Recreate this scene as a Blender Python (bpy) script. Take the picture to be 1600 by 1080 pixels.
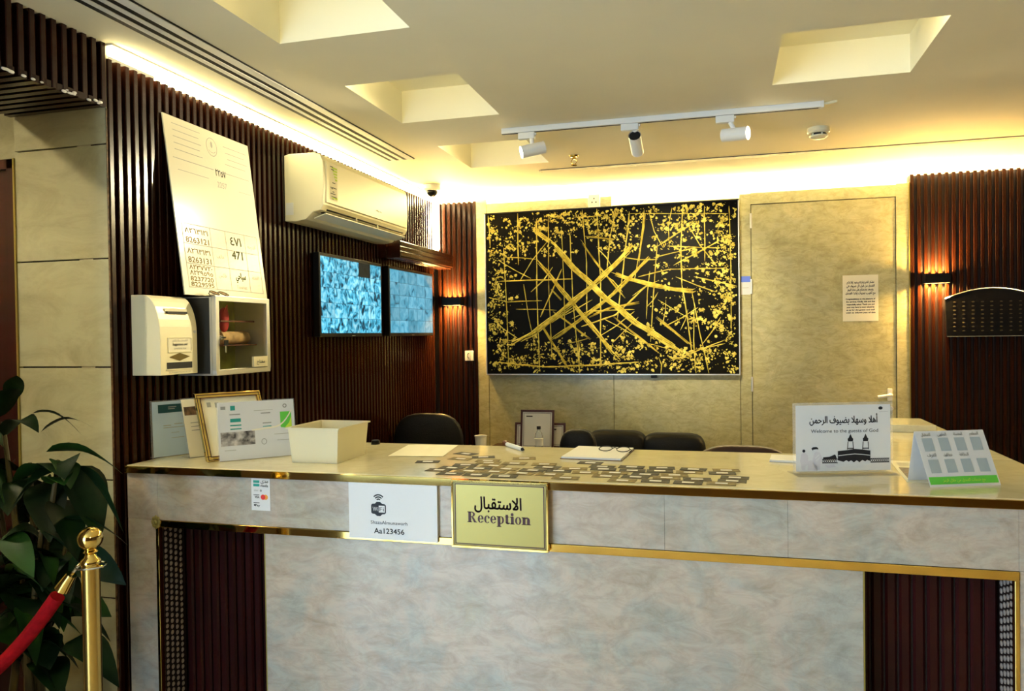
import bpy, bmesh, math, random
from mathutils import Vector, Matrix
from mathutils.geometry import tessellate_polygon

SC = bpy.context.scene
COL = SC.collection
for _o in list(bpy.data.objects):
    bpy.data.objects.remove(_o, do_unlink=True)

# ------------------------------------------------------------------ camera, light, exposure
XL, YB, YF, ZT, ZC = -2.10, 5.50, 2.30, 1.10, 2.60      # left wall, back wall, counter front, counter top, ceiling
yaw, pit, rol, FPX = math.radians(15.334), math.radians(-0.818), math.radians(-0.767), 1206.04
_F = Vector((-math.sin(yaw)*math.cos(pit), math.cos(yaw)*math.cos(pit), math.sin(pit)))
_R0 = Vector((math.cos(yaw), math.sin(yaw), 0)); _U0 = _R0.cross(_F)
_R = math.cos(rol)*_R0 + math.sin(rol)*_U0
_U = -math.sin(rol)*_R0 + math.cos(rol)*_U0
cam = bpy.data.cameras.new('camera'); cam.sensor_width = 36; cam.lens = FPX/1600*36; cam.clip_start = .02
camo = bpy.data.objects.new('camera', cam); COL.objects.link(camo)
m = Matrix((( _R.x,_U.x,-_F.x,0),(_R.y,_U.y,-_F.y,0),(_R.z,_U.z,-_F.z,1.55),(0,0,0,1)))
camo.matrix_world = m
SC.camera = camo
SC.view_settings.view_transform = 'Standard'; SC.view_settings.look = 'None'
SC.view_settings.gamma = 1; SC.view_settings.use_curve_mapping = False
SC.view_settings.exposure = 1.15
world = bpy.data.worlds.new('world'); SC.world = world; world.use_nodes = True
world.node_tree.nodes['Background'].inputs[0].default_value = (.62,.76,1,1)
world.node_tree.nodes['Background'].inputs[1].default_value = .25

def area(name, loc, rot, sx, sy, energy, col):
    l = bpy.data.lights.new(name, 'AREA'); l.shape = 'RECTANGLE'; l.size = sx; l.size_y = sy; l.energy = energy; l.color = col
    o = bpy.data.objects.new(name, l); COL.objects.link(o); o.location = loc; o.rotation_euler = rot
    return o
# daylight through the glazed entrance behind the camera
area('entrance_daylight', (-3.3,-2.63,1.27), (math.radians(90),0,0), 3.3, 2.2, 150, (.56,.78,1))
LED = (1.0,.86,.44)
LED_S, COFFER_S, SPOT_W = 34.0, 12.0, 46.0

# ------------------------------------------------------------------ helpers
def root_loc(o):
    while o.parent: o = o.parent
    return o.location.copy()

def empty(name, loc=(0,0,0), rot=(0,0,0)):
    o = bpy.data.objects.new(name, None); COL.objects.link(o); o.location = loc; o.rotation_euler = rot
    o.empty_display_size = .05
    return o
def tag(o, label, cat=None, group=None, kind=None):
    o['label'] = label
    if cat: o['category'] = cat
    if group: o['group'] = group
    if kind: o['kind'] = kind
    return o
def thing(name, label, cat, loc=(0,0,0), rot=(0,0,0), group=None):
    return tag(empty(name, loc, rot), label, cat, group)

class MB:
    def __init__(s): s.v = []; s.f = []
    def add(s, v, f):
        n = len(s.v); s.v += [tuple(p) for p in v]; s.f += [tuple(i+n for i in q) for q in f]; return s
    def box(s, x0,x1,y0,y1,z0,z1):
        return s.add([(x0,y0,z0),(x1,y0,z0),(x1,y1,z0),(x0,y1,z0),(x0,y0,z1),(x1,y0,z1),(x1,y1,z1),(x0,y1,z1)],
                     [(0,3,2,1),(4,5,6,7),(0,1,5,4),(1,2,6,5),(2,3,7,6),(3,0,4,7)])
    def prism(s, pts, a0, a1, axis='y'):
        n = len(pts)
        def P(p,a): return {'y':(p[0],a,p[1]),'x':(a,p[0],p[1]),'z':(p[0],p[1],a)}[axis]
        v = [P(p,a0) for p in pts]+[P(p,a1) for p in pts]
        return s.add(v, [tuple(range(n)), tuple(range(2*n-1,n-1,-1))]+[(i,(i+1)%n,n+(i+1)%n,n+i) for i in range(n)])
    def cyl(s, p0, p1, r0, r1=None, n=16, caps=True):
        r1 = r0 if r1 is None else r1
        p0, p1 = Vector(p0), Vector(p1); d = (p1-p0).normalized()
        a = d.orthogonal().normalized(); b = d.cross(a)
        v = []
        for p, r in ((p0,r0),(p1,r1)):
            for i in range(n):
                t = 2*math.pi*i/n; v.append(p + a*(r*math.cos(t)) + b*(r*math.sin(t)))
        f = [(i,(i+1)%n,n+(i+1)%n,n+i) for i in range(n)]
        if caps: f += [tuple(range(n-1,-1,-1)), tuple(range(n,2*n))]
        return s.add(v, f)
    def lathe(s, c, prof, n=24, caps=True):
        v = []
        for r, z in prof:
            for i in range(n):
                t = 2*math.pi*i/n; v.append((c[0]+r*math.cos(t), c[1]+r*math.sin(t), c[2]+z))
        f = [(k*n+i,k*n+(i+1)%n,(k+1)*n+(i+1)%n,(k+1)*n+i) for k in range(len(prof)-1) for i in range(n)]
        if caps and prof[0][0] > 1e-5: f.append(tuple(range(n-1,-1,-1)))
        if caps and prof[-1][0] > 1e-5: f.append(tuple(range((len(prof)-1)*n, len(prof)*n)))
        return s.add(v, f)
    def tube(s, pts, r, n=8):
        pts = [Vector(p) for p in pts]; m = len(pts); v = []; a = None
        for k, p in enumerate(pts):
            d = (pts[min(k+1,m-1)]-pts[max(k-1,0)]).normalized()
            a = d.orthogonal().normalized() if a is None else (a - d*a.dot(d)).normalized()
            b = d.cross(a); rr = r[k] if isinstance(r,(list,tuple)) else r
            for i in range(n):
                t = 2*math.pi*i/n; v.append(p + a*(rr*math.cos(t)) + b*(rr*math.sin(t)))
        f = [(k*n+i,k*n+(i+1)%n,(k+1)*n+(i+1)%n,(k+1)*n+i) for k in range(m-1) for i in range(n)]
        f += [tuple(range(n-1,-1,-1)), tuple(range((m-1)*n, m*n))]
        return s.add(v, f)
    def ell(s, c, rx, ry, rz, nu=16, nv=10, p=1.0):
        prof = []
        v = []
        def sg(x): return math.copysign(abs(x)**p, x)
        for k in range(nv+1):
            ph = -math.pi/2 + math.pi*k/nv
            for i in range(nu):
                t = 2*math.pi*i/nu
                v.append((c[0]+rx*sg(math.cos(ph))*sg(math.cos(t)), c[1]+ry*sg(math.cos(ph))*sg(math.sin(t)), c[2]+rz*sg(math.sin(ph))))
        return s.add(v, [(k*nu+i,k*nu+(i+1)%nu,(k+1)*nu+(i+1)%nu,(k+1)*nu+i) for k in range(nv) for i in range(nu)])
    def flat(s, tris2d, O, U, V):
        pts, fs = tris2d; O, U, V = Vector(O), Vector(U), Vector(V)
        return s.add([O+U*p[0]+V*p[1] for p in pts], fs)
    def rect(s, x0, x1, y0, y1, O=(0,0,0), U=(1,0,0), V=(0,0,1)):
        return s.flat(([(x0,y0),(x1,y0),(x1,y1),(x0,y1)],[(0,1,2,3)]), O, U, V)
    def mesh(s, name, w=None, smooth=False, recalc=True):
        me = bpy.data.meshes.new(name)
        v = [(Vector(p)-w) for p in s.v] if w is not None else s.v
        me.from_pydata(v, [], s.f)
        bm = bmesh.new(); bm.from_mesh(me)
        bmesh.ops.remove_doubles(bm, verts=bm.verts, dist=1e-6)
        if recalc: bmesh.ops.recalc_face_normals(bm, faces=bm.faces)
        bm.to_mesh(me); bm.free()
        if smooth:
            me.polygons.foreach_set('use_smooth', [True]*len(me.polygons))
            me.set_sharp_from_angle(angle=math.radians(38))
        me.update()
        return me
    def obj(s, name, mat, parent=None, smooth=False, bevel=0, w=True, seg=2, recalc=True):
        """w=True: the coordinates are world coordinates; w=False: they are in the thing's own frame"""
        off = root_loc(parent) if (parent is not None and w) else None
        me = s.mesh(name, off, smooth, recalc)
        me.materials.append(mat)
        o = bpy.data.objects.new(name, me); COL.objects.link(o)
        if parent is not None: o.parent = parent
        if bevel:
            b = o.modifiers.new('bevel','BEVEL'); b.width = bevel; b.segments = seg; b.limit_method = 'ANGLE'
            b.harden_normals = False
        return o

def inst(o_mesh, name, parent, loc, rot=(0,0,0)):
    o = bpy.data.objects.new(name, o_mesh); COL.objects.link(o); o.parent = parent; o.location = loc; o.rotation_euler = rot
    return o

# ------------------------------------------------------------------ materials
def base_mat(name):
    mt = bpy.data.materials.new(name); mt.use_nodes = True
    return mt, mt.node_tree, mt.node_tree.nodes['Principled BSDF']
def M(name, col, rough=.5, metal=0, coat=0, spec=.5, var=0, scale=8, stretch=(1,1,1), bump=0, trans=0, ior=1.45, emis=None, estr=0, alpha=1, col2=None):
    mt, nt, b = base_mat(name)
    b.inputs['Roughness'].default_value = rough; b.inputs['Metallic'].default_value = metal
    b.inputs['Coat Weight'].default_value = coat; b.inputs['Coat Roughness'].default_value = .08
    b.inputs['Specular IOR Level'].default_value = spec; b.inputs['Transmission Weight'].default_value = trans
    b.inputs['IOR'].default_value = ior; b.inputs['Alpha'].default_value = alpha
    b.inputs['Base Color'].default_value = (*col,1)
    if var or bump:
        tc = nt.nodes.new('ShaderNodeTexCoord'); mp = nt.nodes.new('ShaderNodeMapping'); nz = nt.nodes.new('ShaderNodeTexNoise')
        mp.inputs['Scale'].default_value = stretch; nz.inputs['Scale'].default_value = scale; nz.inputs['Detail'].default_value = 5
        nt.links.new(tc.outputs['Object'], mp.inputs['Vector']); nt.links.new(mp.outputs[0], nz.inputs['Vector'])
        if var:
            rp = nt.nodes.new('ShaderNodeValToRGB')
            c2 = col2 or tuple(min(1,c*(1+var)) for c in col); c1 = tuple(c*(1-var) for c in col)
            rp.color_ramp.elements[0].position = .3; rp.color_ramp.elements[1].position = .7
            rp.color_ramp.elements[0].color = (*c1,1); rp.color_ramp.elements[1].color = (*c2,1)
            nt.links.new(nz.outputs['Fac'], rp.inputs['Fac']); nt.links.new(rp.outputs['Color'], b.inputs['Base Color'])
        if bump:
            bp = nt.nodes.new('ShaderNodeBump'); bp.inputs['Strength'].default_value = bump; bp.inputs['Distance'].default_value = .01
            nt.links.new(nz.outputs['Fac'], bp.inputs['Height']); nt.links.new(bp.outputs[0], b.inputs['Normal'])
    if emis:
        b.inputs['Emission Color'].default_value = (*emis,1); b.inputs['Emission Strength'].default_value = estr
    return mt
def marble(name, cols, vein, rough=.2, scale=2.2, veinamt=.55, coat=.0, mottle=.8):
    mt, nt, b = base_mat(name); N = nt.nodes.new; L = nt.links.new
    b.inputs['Roughness'].default_value = rough; b.inputs['Coat Weight'].default_value = coat; b.inputs['Coat Roughness'].default_value = .05
    tc = N('ShaderNodeTexCoord'); n1 = N('ShaderNodeTexNoise'); n1.inputs['Scale'].default_value = scale; n1.inputs['Detail'].default_value = 9; n1.inputs['Roughness'].default_value = .66; n1.inputs['Distortion'].default_value = .6
    L(tc.outputs['Object'], n1.inputs['Vector'])
    rp = N('ShaderNodeValToRGB'); el = rp.color_ramp.elements
    el[0].position = .28; el[0].color = (*cols[0],1); el[1].position = .74; el[1].color = (*cols[-1],1)
    for k, c in enumerate(cols[1:-1]):
        e = el.new(.28+.46*(k+1)/(len(cols)-1)); e.color = (*c,1)
    L(n1.outputs['Fac'], rp.inputs['Fac'])
    n2 = N('ShaderNodeTexNoise'); n2.inputs['Scale'].default_value = scale*2.1; n2.inputs['Detail'].default_value = 9; n2.inputs['Roughness'].default_value = .62; n2.inputs['Distortion'].default_value = 1.6
    mp = N('ShaderNodeMapping'); mp.inputs['Scale'].default_value = (.7,.7,1.5); mp.inputs['Rotation'].default_value = (.1,.35,.2); mp.inputs['Location'].default_value = (3.1,1.7,.4)
    L(tc.outputs['Object'], mp.inputs['Vector']); L(mp.outputs[0], n2.inputs['Vector'])
    sb = N('ShaderNodeMath'); sb.operation = 'SUBTRACT'; sb.inputs[1].default_value = .5; L(n2.outputs['Fac'], sb.inputs[0])
    ab = N('ShaderNodeMath'); ab.operation = 'ABSOLUTE'; L(sb.outputs[0], ab.inputs[0])
    r2 = N('ShaderNodeValToRGB'); r2.color_ramp.elements[0].position = 0; r2.color_ramp.elements[0].color = (veinamt,)*3+(1,); r2.color_ramp.elements[1].position = .035; r2.color_ramp.elements[1].color = (0,0,0,1)
    L(ab.outputs[0], r2.inputs['Fac'])
    mx = N('ShaderNodeMix'); mx.data_type = 'RGBA'; L(r2.outputs['Color'], mx.inputs['Factor']); L(rp.outputs['Color'], mx.inputs[6]); mx.inputs[7].default_value = (*vein,1)
    n3 = N('ShaderNodeTexNoise'); n3.inputs['Scale'].default_value = scale*5; n3.inputs['Detail'].default_value = 8; n3.inputs['Roughness'].default_value = .7; n3.inputs['Distortion'].default_value = .8
    L(mp.outputs[0], n3.inputs['Vector'])
    r3 = N('ShaderNodeValToRGB'); r3.color_ramp.elements[0].position = .30; r3.color_ramp.elements[0].color = (.72,.68,.62,1); r3.color_ramp.elements[1].position = .58; r3.color_ramp.elements[1].color = (1.06,1.06,1.06,1)
    L(n3.outputs['Fac'], r3.inputs['Fac'])
    m3 = N('ShaderNodeMix'); m3.data_type = 'RGBA'; m3.blend_type = 'MULTIPLY'; m3.inputs['Factor'].default_value = mottle
    L(mx.outputs[2], m3.inputs[6]); L(r3.outputs['Color'], m3.inputs[7])
    L(m3.outputs[2], b.inputs['Base Color'])
    return mt
def emit(name, col, s):
    mt, nt, b = base_mat(name); b.inputs['Base Color'].default_value = (*col,1)
    b.inputs['Emission Color'].default_value = (*col,1); b.inputs['Emission Strength'].default_value = s
    return mt

m_ceil = M('ceiling_paint', (.88,.83,.65), .7, var=.03, scale=2)
m_coffer = M('coffer_paint', (.90,.86,.66), .6)
m_white = M('white_plastic', (.82,.82,.78), .35)
m_whitemetal = M('white_powder_coat', (.84,.84,.82), .3)
m_cream = M('cream_plastic', (.85,.79,.55), .35)
m_black = M('black_plastic', (.004,.004,.0045), .4, spec=.25)
m_dark = M('dark_void', (.006,.005,.004), .6)
m_slat = M('dark_red_wood', (.021,.0048,.0014), .25, spec=.28, coat=.08, var=.35, scale=5, stretch=(9,9,.6))
m_slatback = M('slat_backing', (.012,.004,.003), .6)
m_cslat = M('mahogany_lacquer', (.024,.0010,.0012), .4, spec=.25, coat=.1, var=.3, scale=4, stretch=(9,9,.6))
m_marble = marble('white_marble', [(.26,.27,.25),(.37,.37,.34),(.46,.39,.33),(.40,.38,.33),(.47,.40,.28)], (.29,.23,.16), .15, 2.8, .16)
m_top = marble('cream_marble_top', [(.74,.66,.42),(.82,.75,.51),(.78,.71,.48)], (.58,.48,.30), .10, 2.4, .2, 0, .3)
m_wallm = marble('beige_marble', [(.37,.34,.17),(.51,.48,.26),(.47,.45,.27),(.60,.55,.31)], (.32,.27,.13), .24, 3.2, .35)
m_corr = marble('pale_marble', [(.48,.46,.29),(.54,.52,.34),(.58,.56,.39)], (.44,.38,.20), .3, 1.1, .12)
m_paint = M('wall_paint', (.55,.49,.36), .8)
m_dwood = M('dark_lobby_panelling', (.05,.022,.012), .5)
m_gold = M('polished_brass', (.80,.56,.16), .06, 1)
m_goldsat = M('satin_gold', (.34,.27,.07), .35, .45)
m_goldpaint = M('gold_paint', (.90,.67,.05), .5, .05, var=.45, scale=22, col2=(1,.86,.18))
m_chrome = M('chrome', (.75,.75,.75), .15, 1)
m_alu = M('brushed_aluminium', (.72,.71,.66), .35, .7)
m_paper = M('white_paper', (.66,.66,.66), .6)
m_paperc = M('cream_paper', (.82,.77,.58), .6)
m_ink = M('black_ink', (.008,.008,.012), .6)
m_grey = M('grey_ink', (.28,.28,.26), .6)
m_lgrey = M('light_grey_ink', (.36,.35,.28), .6)
m_maroon = M('maroon_ink', (.045,.004,.006), .5)
m_teal = M('teal_ink', (.02,.30,.24), .6)
m_dteal = M('dark_teal_print', (.006,.06,.065), .5)
m_green = M('green_ink', (.12,.55,.06), .6)
m_lime = M('lime_ink', (.50,.70,.06), .6)
m_red = M('red_ink', (.65,.03,.02), .5)
m_orange = M('orange_ink', (.80,.32,.03), .5)
m_brown = M('brown_print', (.14,.075,.03), .6, var=.7, scale=60)
m_photo = M('faded_photo_print', (.15,.11,.09), .5, var=.85, scale=45, col2=(.6,.55,.5))
m_acr = M('clear_acrylic', (.92,.94,.92), .04, alpha=.13)
m_leather = M('black_leather', (.005,.005,.0055), .45, spec=.25, bump=.15, scale=120)
m_brownl = M('brown_leather', (.035,.010,.008), .4)
m_leaf = M('leaf_green', (.0026,.012,.0026), .5, spec=.14, var=.45, scale=7)
m_leaf2 = M('leaf_green_light', (.010,.040,.006), .5, spec=.15, var=.4, scale=7)
m_stem = M('plant_stem', (.07,.055,.02), .6)
m_velvet = M('red_velvet', (.26,.004,.008), .9, spec=.1, var=.25, scale=40)
m_pot = M('dark_ceramic', (.03,.028,.026), .3)
m_soil = M('soil', (.02,.013,.008), .9)
m_floor = marble('floor_marble', [(.46,.42,.33),(.58,.53,.43)], (.42,.34,.22), .12, 1.2, .4)
m_led = emit('led_diffuser', LED, LED_S)
m_led_l = emit('led_diffuser_side', LED, LED_S*.40)
m_led_c = emit('led_diffuser_corner', LED, LED_S*2.6)
m_sconce = emit('sconce_lamp', (1.0,.60,.17), 1900)
m_lens = emit('spot_lens', (1.0,.9,.62), 6)
m_wood = M('brown_wood', (.16,.055,.018), .4, var=.4, scale=6, stretch=(8,8,1))
m_felt = M('olive_felt', (.42,.43,.06), .8, var=.4, scale=12)
m_glass = M('window_glass', (.02,.02,.02), .02, alpha=.10, spec=1.0)
m_tub = M('translucent_plastic', (.88,.83,.62), .3, trans=.35, ior=1.15)

# ------------------------------------------------------------------ lettering
_AR = {'ا':(0xFE8D,2),'ب':(0xFE8F,4),'ة':(0xFE93,2),'ت':(0xFE95,4),'ث':(0xFE99,4),'ج':(0xFE9D,4),'ح':(0xFEA1,4),'خ':(0xFEA5,4),'د':(0xFEA9,2),
 'ذ':(0xFEAB,2),'ر':(0xFEAD,2),'ز':(0xFEAF,2),'س':(0xFEB1,4),'ش':(0xFEB5,4),'ص':(0xFEB9,4),'ض':(0xFEBD,4),'ط':(0xFEC1,4),'ظ':(0xFEC5,4),
 'ع':(0xFEC9,4),'غ':(0xFECD,4),'ف':(0xFED1,4),'ق':(0xFED5,4),'ك':(0xFED9,4),'ل':(0xFEDD,4),'م':(0xFEE1,4),'ن':(0xFEE5,4),'ه':(0xFEE9,4),
 'و':(0xFEED,2),'ى':(0xFEEF,2),'ي':(0xFEF1,4),'أ':(0xFE83,2),'إ':(0xFE87,2),'ئ':(0xFE89,4)}
def arabic(s):
    s = s.replace('لا','\u0001'); out = []
    def info(c): return (0xFEFB,2) if c == '\u0001' else _AR.get(c)
    for i, c in enumerate(s):
        f = info(c)
        if not f: out.append(c); continue
        pv = info(s[i-1]) if i else None; nx = info(s[i+1]) if i+1 < len(s) else None
        jp = pv is not None and pv[1] == 4; jn = nx is not None and f[1] == 4
        out.append(chr(f[0] + (3 if jp and jn else 1 if jp else 2 if jn else 0)))
    return ''.join(reversed(out))
_tc = {}
def text2d(s):
    """filled outline of a line of text, size 1, starting at x = 0"""
    if s in _tc: return _tc[s]
    c = bpy.data.curves.new('lettering','FONT'); c.body = s; c.size = 1; c.fill_mode = 'NONE'; c.resolution_u = 3
    o = bpy.data.objects.new('lettering', c); COL.objects.link(o)
    bpy.context.view_layer.update()
    ev = o.evaluated_get(bpy.context.evaluated_depsgraph_get()); me = ev.to_mesh()
    vs = [(v.co.x, v.co.y) for v in me.vertices]; nxt = {}
    for e in me.edges:
        a, b = e.vertices; nxt.setdefault(a, []).append(b); nxt.setdefault(b, []).append(a)
    ev.to_mesh_clear(); bpy.data.objects.remove(o, do_unlink=True); bpy.data.curves.remove(c)
    seen = set(); loops = []
    for st in range(len(vs)):
        if st in seen or st not in nxt: continue
        lp = [st]; seen.add(st); cur = st
        cand = sorted(nxt[st]); go = st+1 if st+1 in cand else cand[0]
        while go not in seen:
            lp.append(go); seen.add(go); cur = go
            n2 = [q for q in nxt[cur] if q not in seen]
            if not n2: break
            go = n2[0]
        if len(lp) > 2: loops.append([vs[i] for i in lp])
    def ar(l): return .5*sum(l[i-1][0]*l[i][1]-l[i][0]*l[i-1][1] for i in range(len(l)))
    def inside(p, l):
        r = False
        for i in range(len(l)):
            (x0,y0),(x1,y1) = l[i-1], l[i]
            if (y0 > p[1]) != (y1 > p[1]) and p[0] < (x1-x0)*(p[1]-y0)/(y1-y0)+x0: r = not r
        return r
    P, Fc = [], []
    if loops:
        sg = ar(max(loops, key=lambda l: abs(ar(l)))) > 0
        outs = [l for l in loops if (ar(l) > 0) == sg]; hol = [l for l in loops if (ar(l) > 0) != sg]
        for ol in outs:
            hs = [h for h in hol if inside(h[0], ol) and abs(ar(h)) < abs(ar(ol))]
            allp = [p for l in [ol]+hs for p in l]
            tr = tessellate_polygon([[Vector((x,y,0)) for x,y in l] for l in [ol]+hs])
            n = len(P); P += allp; Fc += [tuple(i+n for i in t) for t in tr]
    _tc[s] = (P, Fc)
    return _tc[s]
def write(mb, s, O, U, V, h, cx=0, y=0, width=None, bold=0, al='c'):
    """set a line with letter size h (and, if given, total width) centred on cx, baseline at y, in the plane O,U,V"""
    P, Fc = text2d(s)
    if not P: return
    x0, x1 = min(p[0] for p in P), max(p[0] for p in P)
    sx = (width/(x1-x0)) if width else h
    off = {'c':cx-sx*(x0+x1)/2,'l':cx-sx*x0,'r':cx-sx*x1}[al]
    for d in ((0,0),) if not bold else ((-bold,0),(bold,0),(0,bold),(0,-bold)):
        mb.flat(([(p[0]*sx+off+d[0], p[1]*h+y+d[1]) for p in P], Fc), O, U, V)
def ring2d(cx, cy, ro, ri, a0=0, a1=360, n=40, full=None):
    """a ring between two ellipses (rx, ry)"""
    P = []; st = max(3, int(n*abs(a1-a0)/360))
    for i in range(st+1):
        t = math.radians(a0+(a1-a0)*i/st)
        P.append((cx+ro[0]*math.cos(t), cy+ro[1]*math.sin(t))); P.append((cx+ri[0]*math.cos(t), cy+ri[1]*math.sin(t)))
    return P, [(2*i,2*i+2,2*i+3,2*i+1) for i in range(st)]
def disc2d(cx, cy, rx, ry=None, n=20):
    ry = ry or rx
    return [(cx+rx*math.cos(2*math.pi*i/n), cy+ry*math.sin(2*math.pi*i/n)) for i in range(n)], [tuple(range(n))]
def rect2d(x0,x1,y0,y1): return [(x0,y0),(x1,y0),(x1,y1),(x0,y1)], [(0,1,2,3)]
def poly2d(pts):
    tr = tessellate_polygon([[Vector((x,y,0)) for x,y in pts]])
    return list(pts), [tuple(t) for t in tr]

# ------------------------------------------------------------------ the setting
def struct(o, label): return tag(o, label, kind='structure')
floor = struct(MB().box(-5.3,3.3,-2.7,5.7,-.1,0).obj('floor', m_floor), 'polished beige marble floor of the lobby')

COFFERS = [(-1.52,-1.02,1.87,2.46),(-1.52,-1.02,2.95,3.55),(-1.52,-1.02,4.04,4.63),(.21,.745,2.90,3.49)]
xs = sorted({-5.3,3.3,*[c[0] for c in COFFERS],*[c[1] for c in COFFERS]}); ys = sorted({-2.7,5.7,*[c[2] for c in COFFERS],*[c[3] for c in COFFERS]})
mb = MB()
for i in range(len(xs)-1):
    for j in range(len(ys)-1):
        cx, cy = (xs[i]+xs[i+1])/2, (ys[j]+ys[j+1])/2
        if any(c[0] < cx < c[1] and c[2] < cy < c[3] for c in COFFERS): continue
        mb.add([(xs[i],ys[j],ZC),(xs[i+1],ys[j],ZC),(xs[i+1],ys[j+1],ZC),(xs[i],ys[j+1],ZC)], [(0,3,2,1)])
mb.add([(-5.3,-2.7,2.85),(3.3,-2.7,2.85),(3.3,5.7,2.85),(-5.3,5.7,2.85)], [(0,3,2,1)])
ceiling = struct(mb.obj('ceiling', m_ceil, recalc=False), 'warm cream plaster ceiling with square recesses')
for x0,x1,y0,y1 in COFFERS:
    z1 = ZC+.157
    MB().add([(x0,y0,ZC),(x1,y0,ZC),(x1,y1,ZC),(x0,y1,ZC),(x0,y0,z1),(x1,y0,z1),(x1,y1,z1),(x0,y1,z1)],
             [(4,5,6,7),(0,1,5,4),(1,2,6,5),(2,3,7,6),(3,0,4,7)]).obj('ceiling_recess', m_coffer, ceiling)

m_cof = emit('assumed_recess_led', (1.0,.86,.50), COFFER_S)  # assumed strips, unseen, added to light the recesses and the room below
for i, (x0,x1,y0,y1) in enumerate(COFFERS):
    t = tag(empty('led_strip', ((x0+x1)/2, y0, ZC)), 'assumed hidden light strip inside the ' + ('ceiling recess nearest the viewer','ceiling recess beside the slot diffuser','ceiling recess behind the left spotlight','ceiling recess on the right')[i], 'light strip')
    MB().box(x0+.03,x1-.03,y0+.004,y0+.014,ZC+.022,ZC+.042).obj('diffuser', m_cof, t)
    MB().box(x0+.02,x1-.02,y0+.001,y0+.004,ZC+.018,ZC+.046).obj('mounting_channel', m_whitemetal, t)

def slat_mesh(name, h, w=.022, d=.026, ch=.0025, mat=m_slat):
    """upright rib, front towards -y, base at z = 0, back at y = 0"""
    me = MB().prism([(-w/2,0),(-w/2,-d+ch),(-w/2+ch,-d),(w/2-ch,-d),(w/2,-d+ch),(w/2,0)], 0, h, 'z').mesh(name)
    me.materials.append(mat); return me

# left wall: plaster behind, dark backing, 80 ribs
wall_left = struct(MB().box(XL-.14,XL-.08,2.28,5.66,0,ZC).obj('wall_left', m_paint), 'left wall clad in upright dark red wooden ribs')
MB().box(XL-.08,XL-.026,2.28,YB+.026,0,2.545).obj('slat_backing', m_slatback, wall_left)
sm = slat_mesh('slat', 2.55)
y = 2.292
while y < YB-.02:
    inst(sm, 'slat', wall_left, (XL-.026, y, 0), (0,0,math.pi/2)); y += .0415

# pier at the end of the left wall, in pale marble panels
pier = struct(MB().box(-2.52,XL-.03,2.292,2.55,0,ZC).obj('wall_pier', m_dark), 'pale marble pier beside the corridor door')
for z0, z1 in ((0,.62),(.625,1.045),(1.05,1.450),(1.455,1.838),(1.843,2.245),(2.25,2.60)):
    MB().box(-2.52,XL-.008,2.276,2.292,z0,z1).obj('marble_panel', m_corr, pier, bevel=.0015)
MB().box(XL-.008,XL-.005,2.274,2.292,0,2.372).obj('gold_edge', m_brown, pier)
door2 = struct(MB().box(-3.45,-2.56,2.30,2.34,0,2.20).obj('door_2', m_cslat), 'dark red wooden corridor door with gold edge strip')
MB().box(-2.56,-2.525,2.276,2.36,0,2.225).obj('door_frame', m_cslat, door2)
MB().box(-2.525,-2.518,2.270,2.30,0,2.225).obj('gold_edge', m_goldsat, door2)
MB().box(-3.45,-2.525,2.276,2.36,2.19,2.225).obj('door_frame', m_cslat, door2)
struct(MB().box(-3.5,-2.52,2.36,2.5,0,ZC).obj('wall_corridor', m_corr), 'corridor end wall above the dark door')
struct(MB().box(-3.5,-3.44,.75,2.5,0,ZC).obj('wall_corridor_side', m_corr), 'corridor side wall out of view')
struct(MB().box(XL-.14,XL,.75,1.62,0,ZC).box(-5.3,XL,.61,.75,0,ZC).obj('wall_left_front', m_dwood), 'dark wall of the lobby before the corridor')
struct(MB().box(-5.3,-5.2,-2.7,.75,0,ZC).obj('wall_left_far', m_dwood), 'far left lobby wall out of view')

# beam over the corridor opening, ribbed in front and below
beam = struct(MB().box(-2.52,XL-.026,.40,2.276,2.395,ZC).obj('beam', m_slatback), 'dark ribbed beam over the corridor opening with chipped lower edge')
bm_s = slat_mesh('slat', .225)
y = 2.262
while y > .45:
    inst(bm_s, 'slat', beam, (XL-.026, y, 2.375), (0,0,math.pi/2)); y -= .0415
us = MB().box(-2.52,XL,-.013,.013,2.372,2.395).mesh('soffit_slat'); us.materials.append(m_slat)
y = 2.25
while y > .45:
    inst(us, 'soffit_slat', beam, (0, y, 0)); y -= .045
random.seed(4)
mb = MB()
for yc, n in ((2.20,9),(2.10,7),(1.965,3),(1.885,3)):
    for k in range(n):
        yy = yc+random.uniform(-.035,.035)+(.0 if n < 9 else .01); r = random.uniform(.004,.010)
        mb.ell((XL+.003, yy, 2.376+random.uniform(-.004,.006)+(r*.3)), .004, r*1.3, r*.6, 6, 4)
mb.obj('chipped_plaster', m_paper, beam)

# back wall
wall_back = struct(MB().box(XL-.14,3.3,YB+.08,YB+.16,0,ZC).obj('wall_back', m_paint), 'back wall clad in beige marble and dark ribs')
for x0, x1, zt in ((-1.772,-1.690,2.56),(-1.687,-.760,2.525),(-.757,.108,2.46)):
    MB().box(x0,x1,YB,YB+.03,0,zt).obj('marble_panel', m_wallm, wall_back, bevel=.0015)
MB().box(-1.772,.108,YB+.03,YB+.05,0,2.45).obj('panel_backing', m_dark, wall_back)
MB().box(XL-.02,-1.775,YB+.026,YB+.08,0,2.545).obj('slat_backing', m_slatback, wall_back)
MB().box(1.166,3.2,YB+.026,YB+.08,0,2.545).obj('slat_backing', m_slatback, wall_back)
x = -1.787
while x > XL+.02:
    inst(sm, 'slat', wall_back, (x, YB+.026, 0)); x -= .0405
x = 1.180
while x < 3.15:
    inst(sm, 'slat', wall_back, (x, YB+.026, 0)); x += .0405
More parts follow.
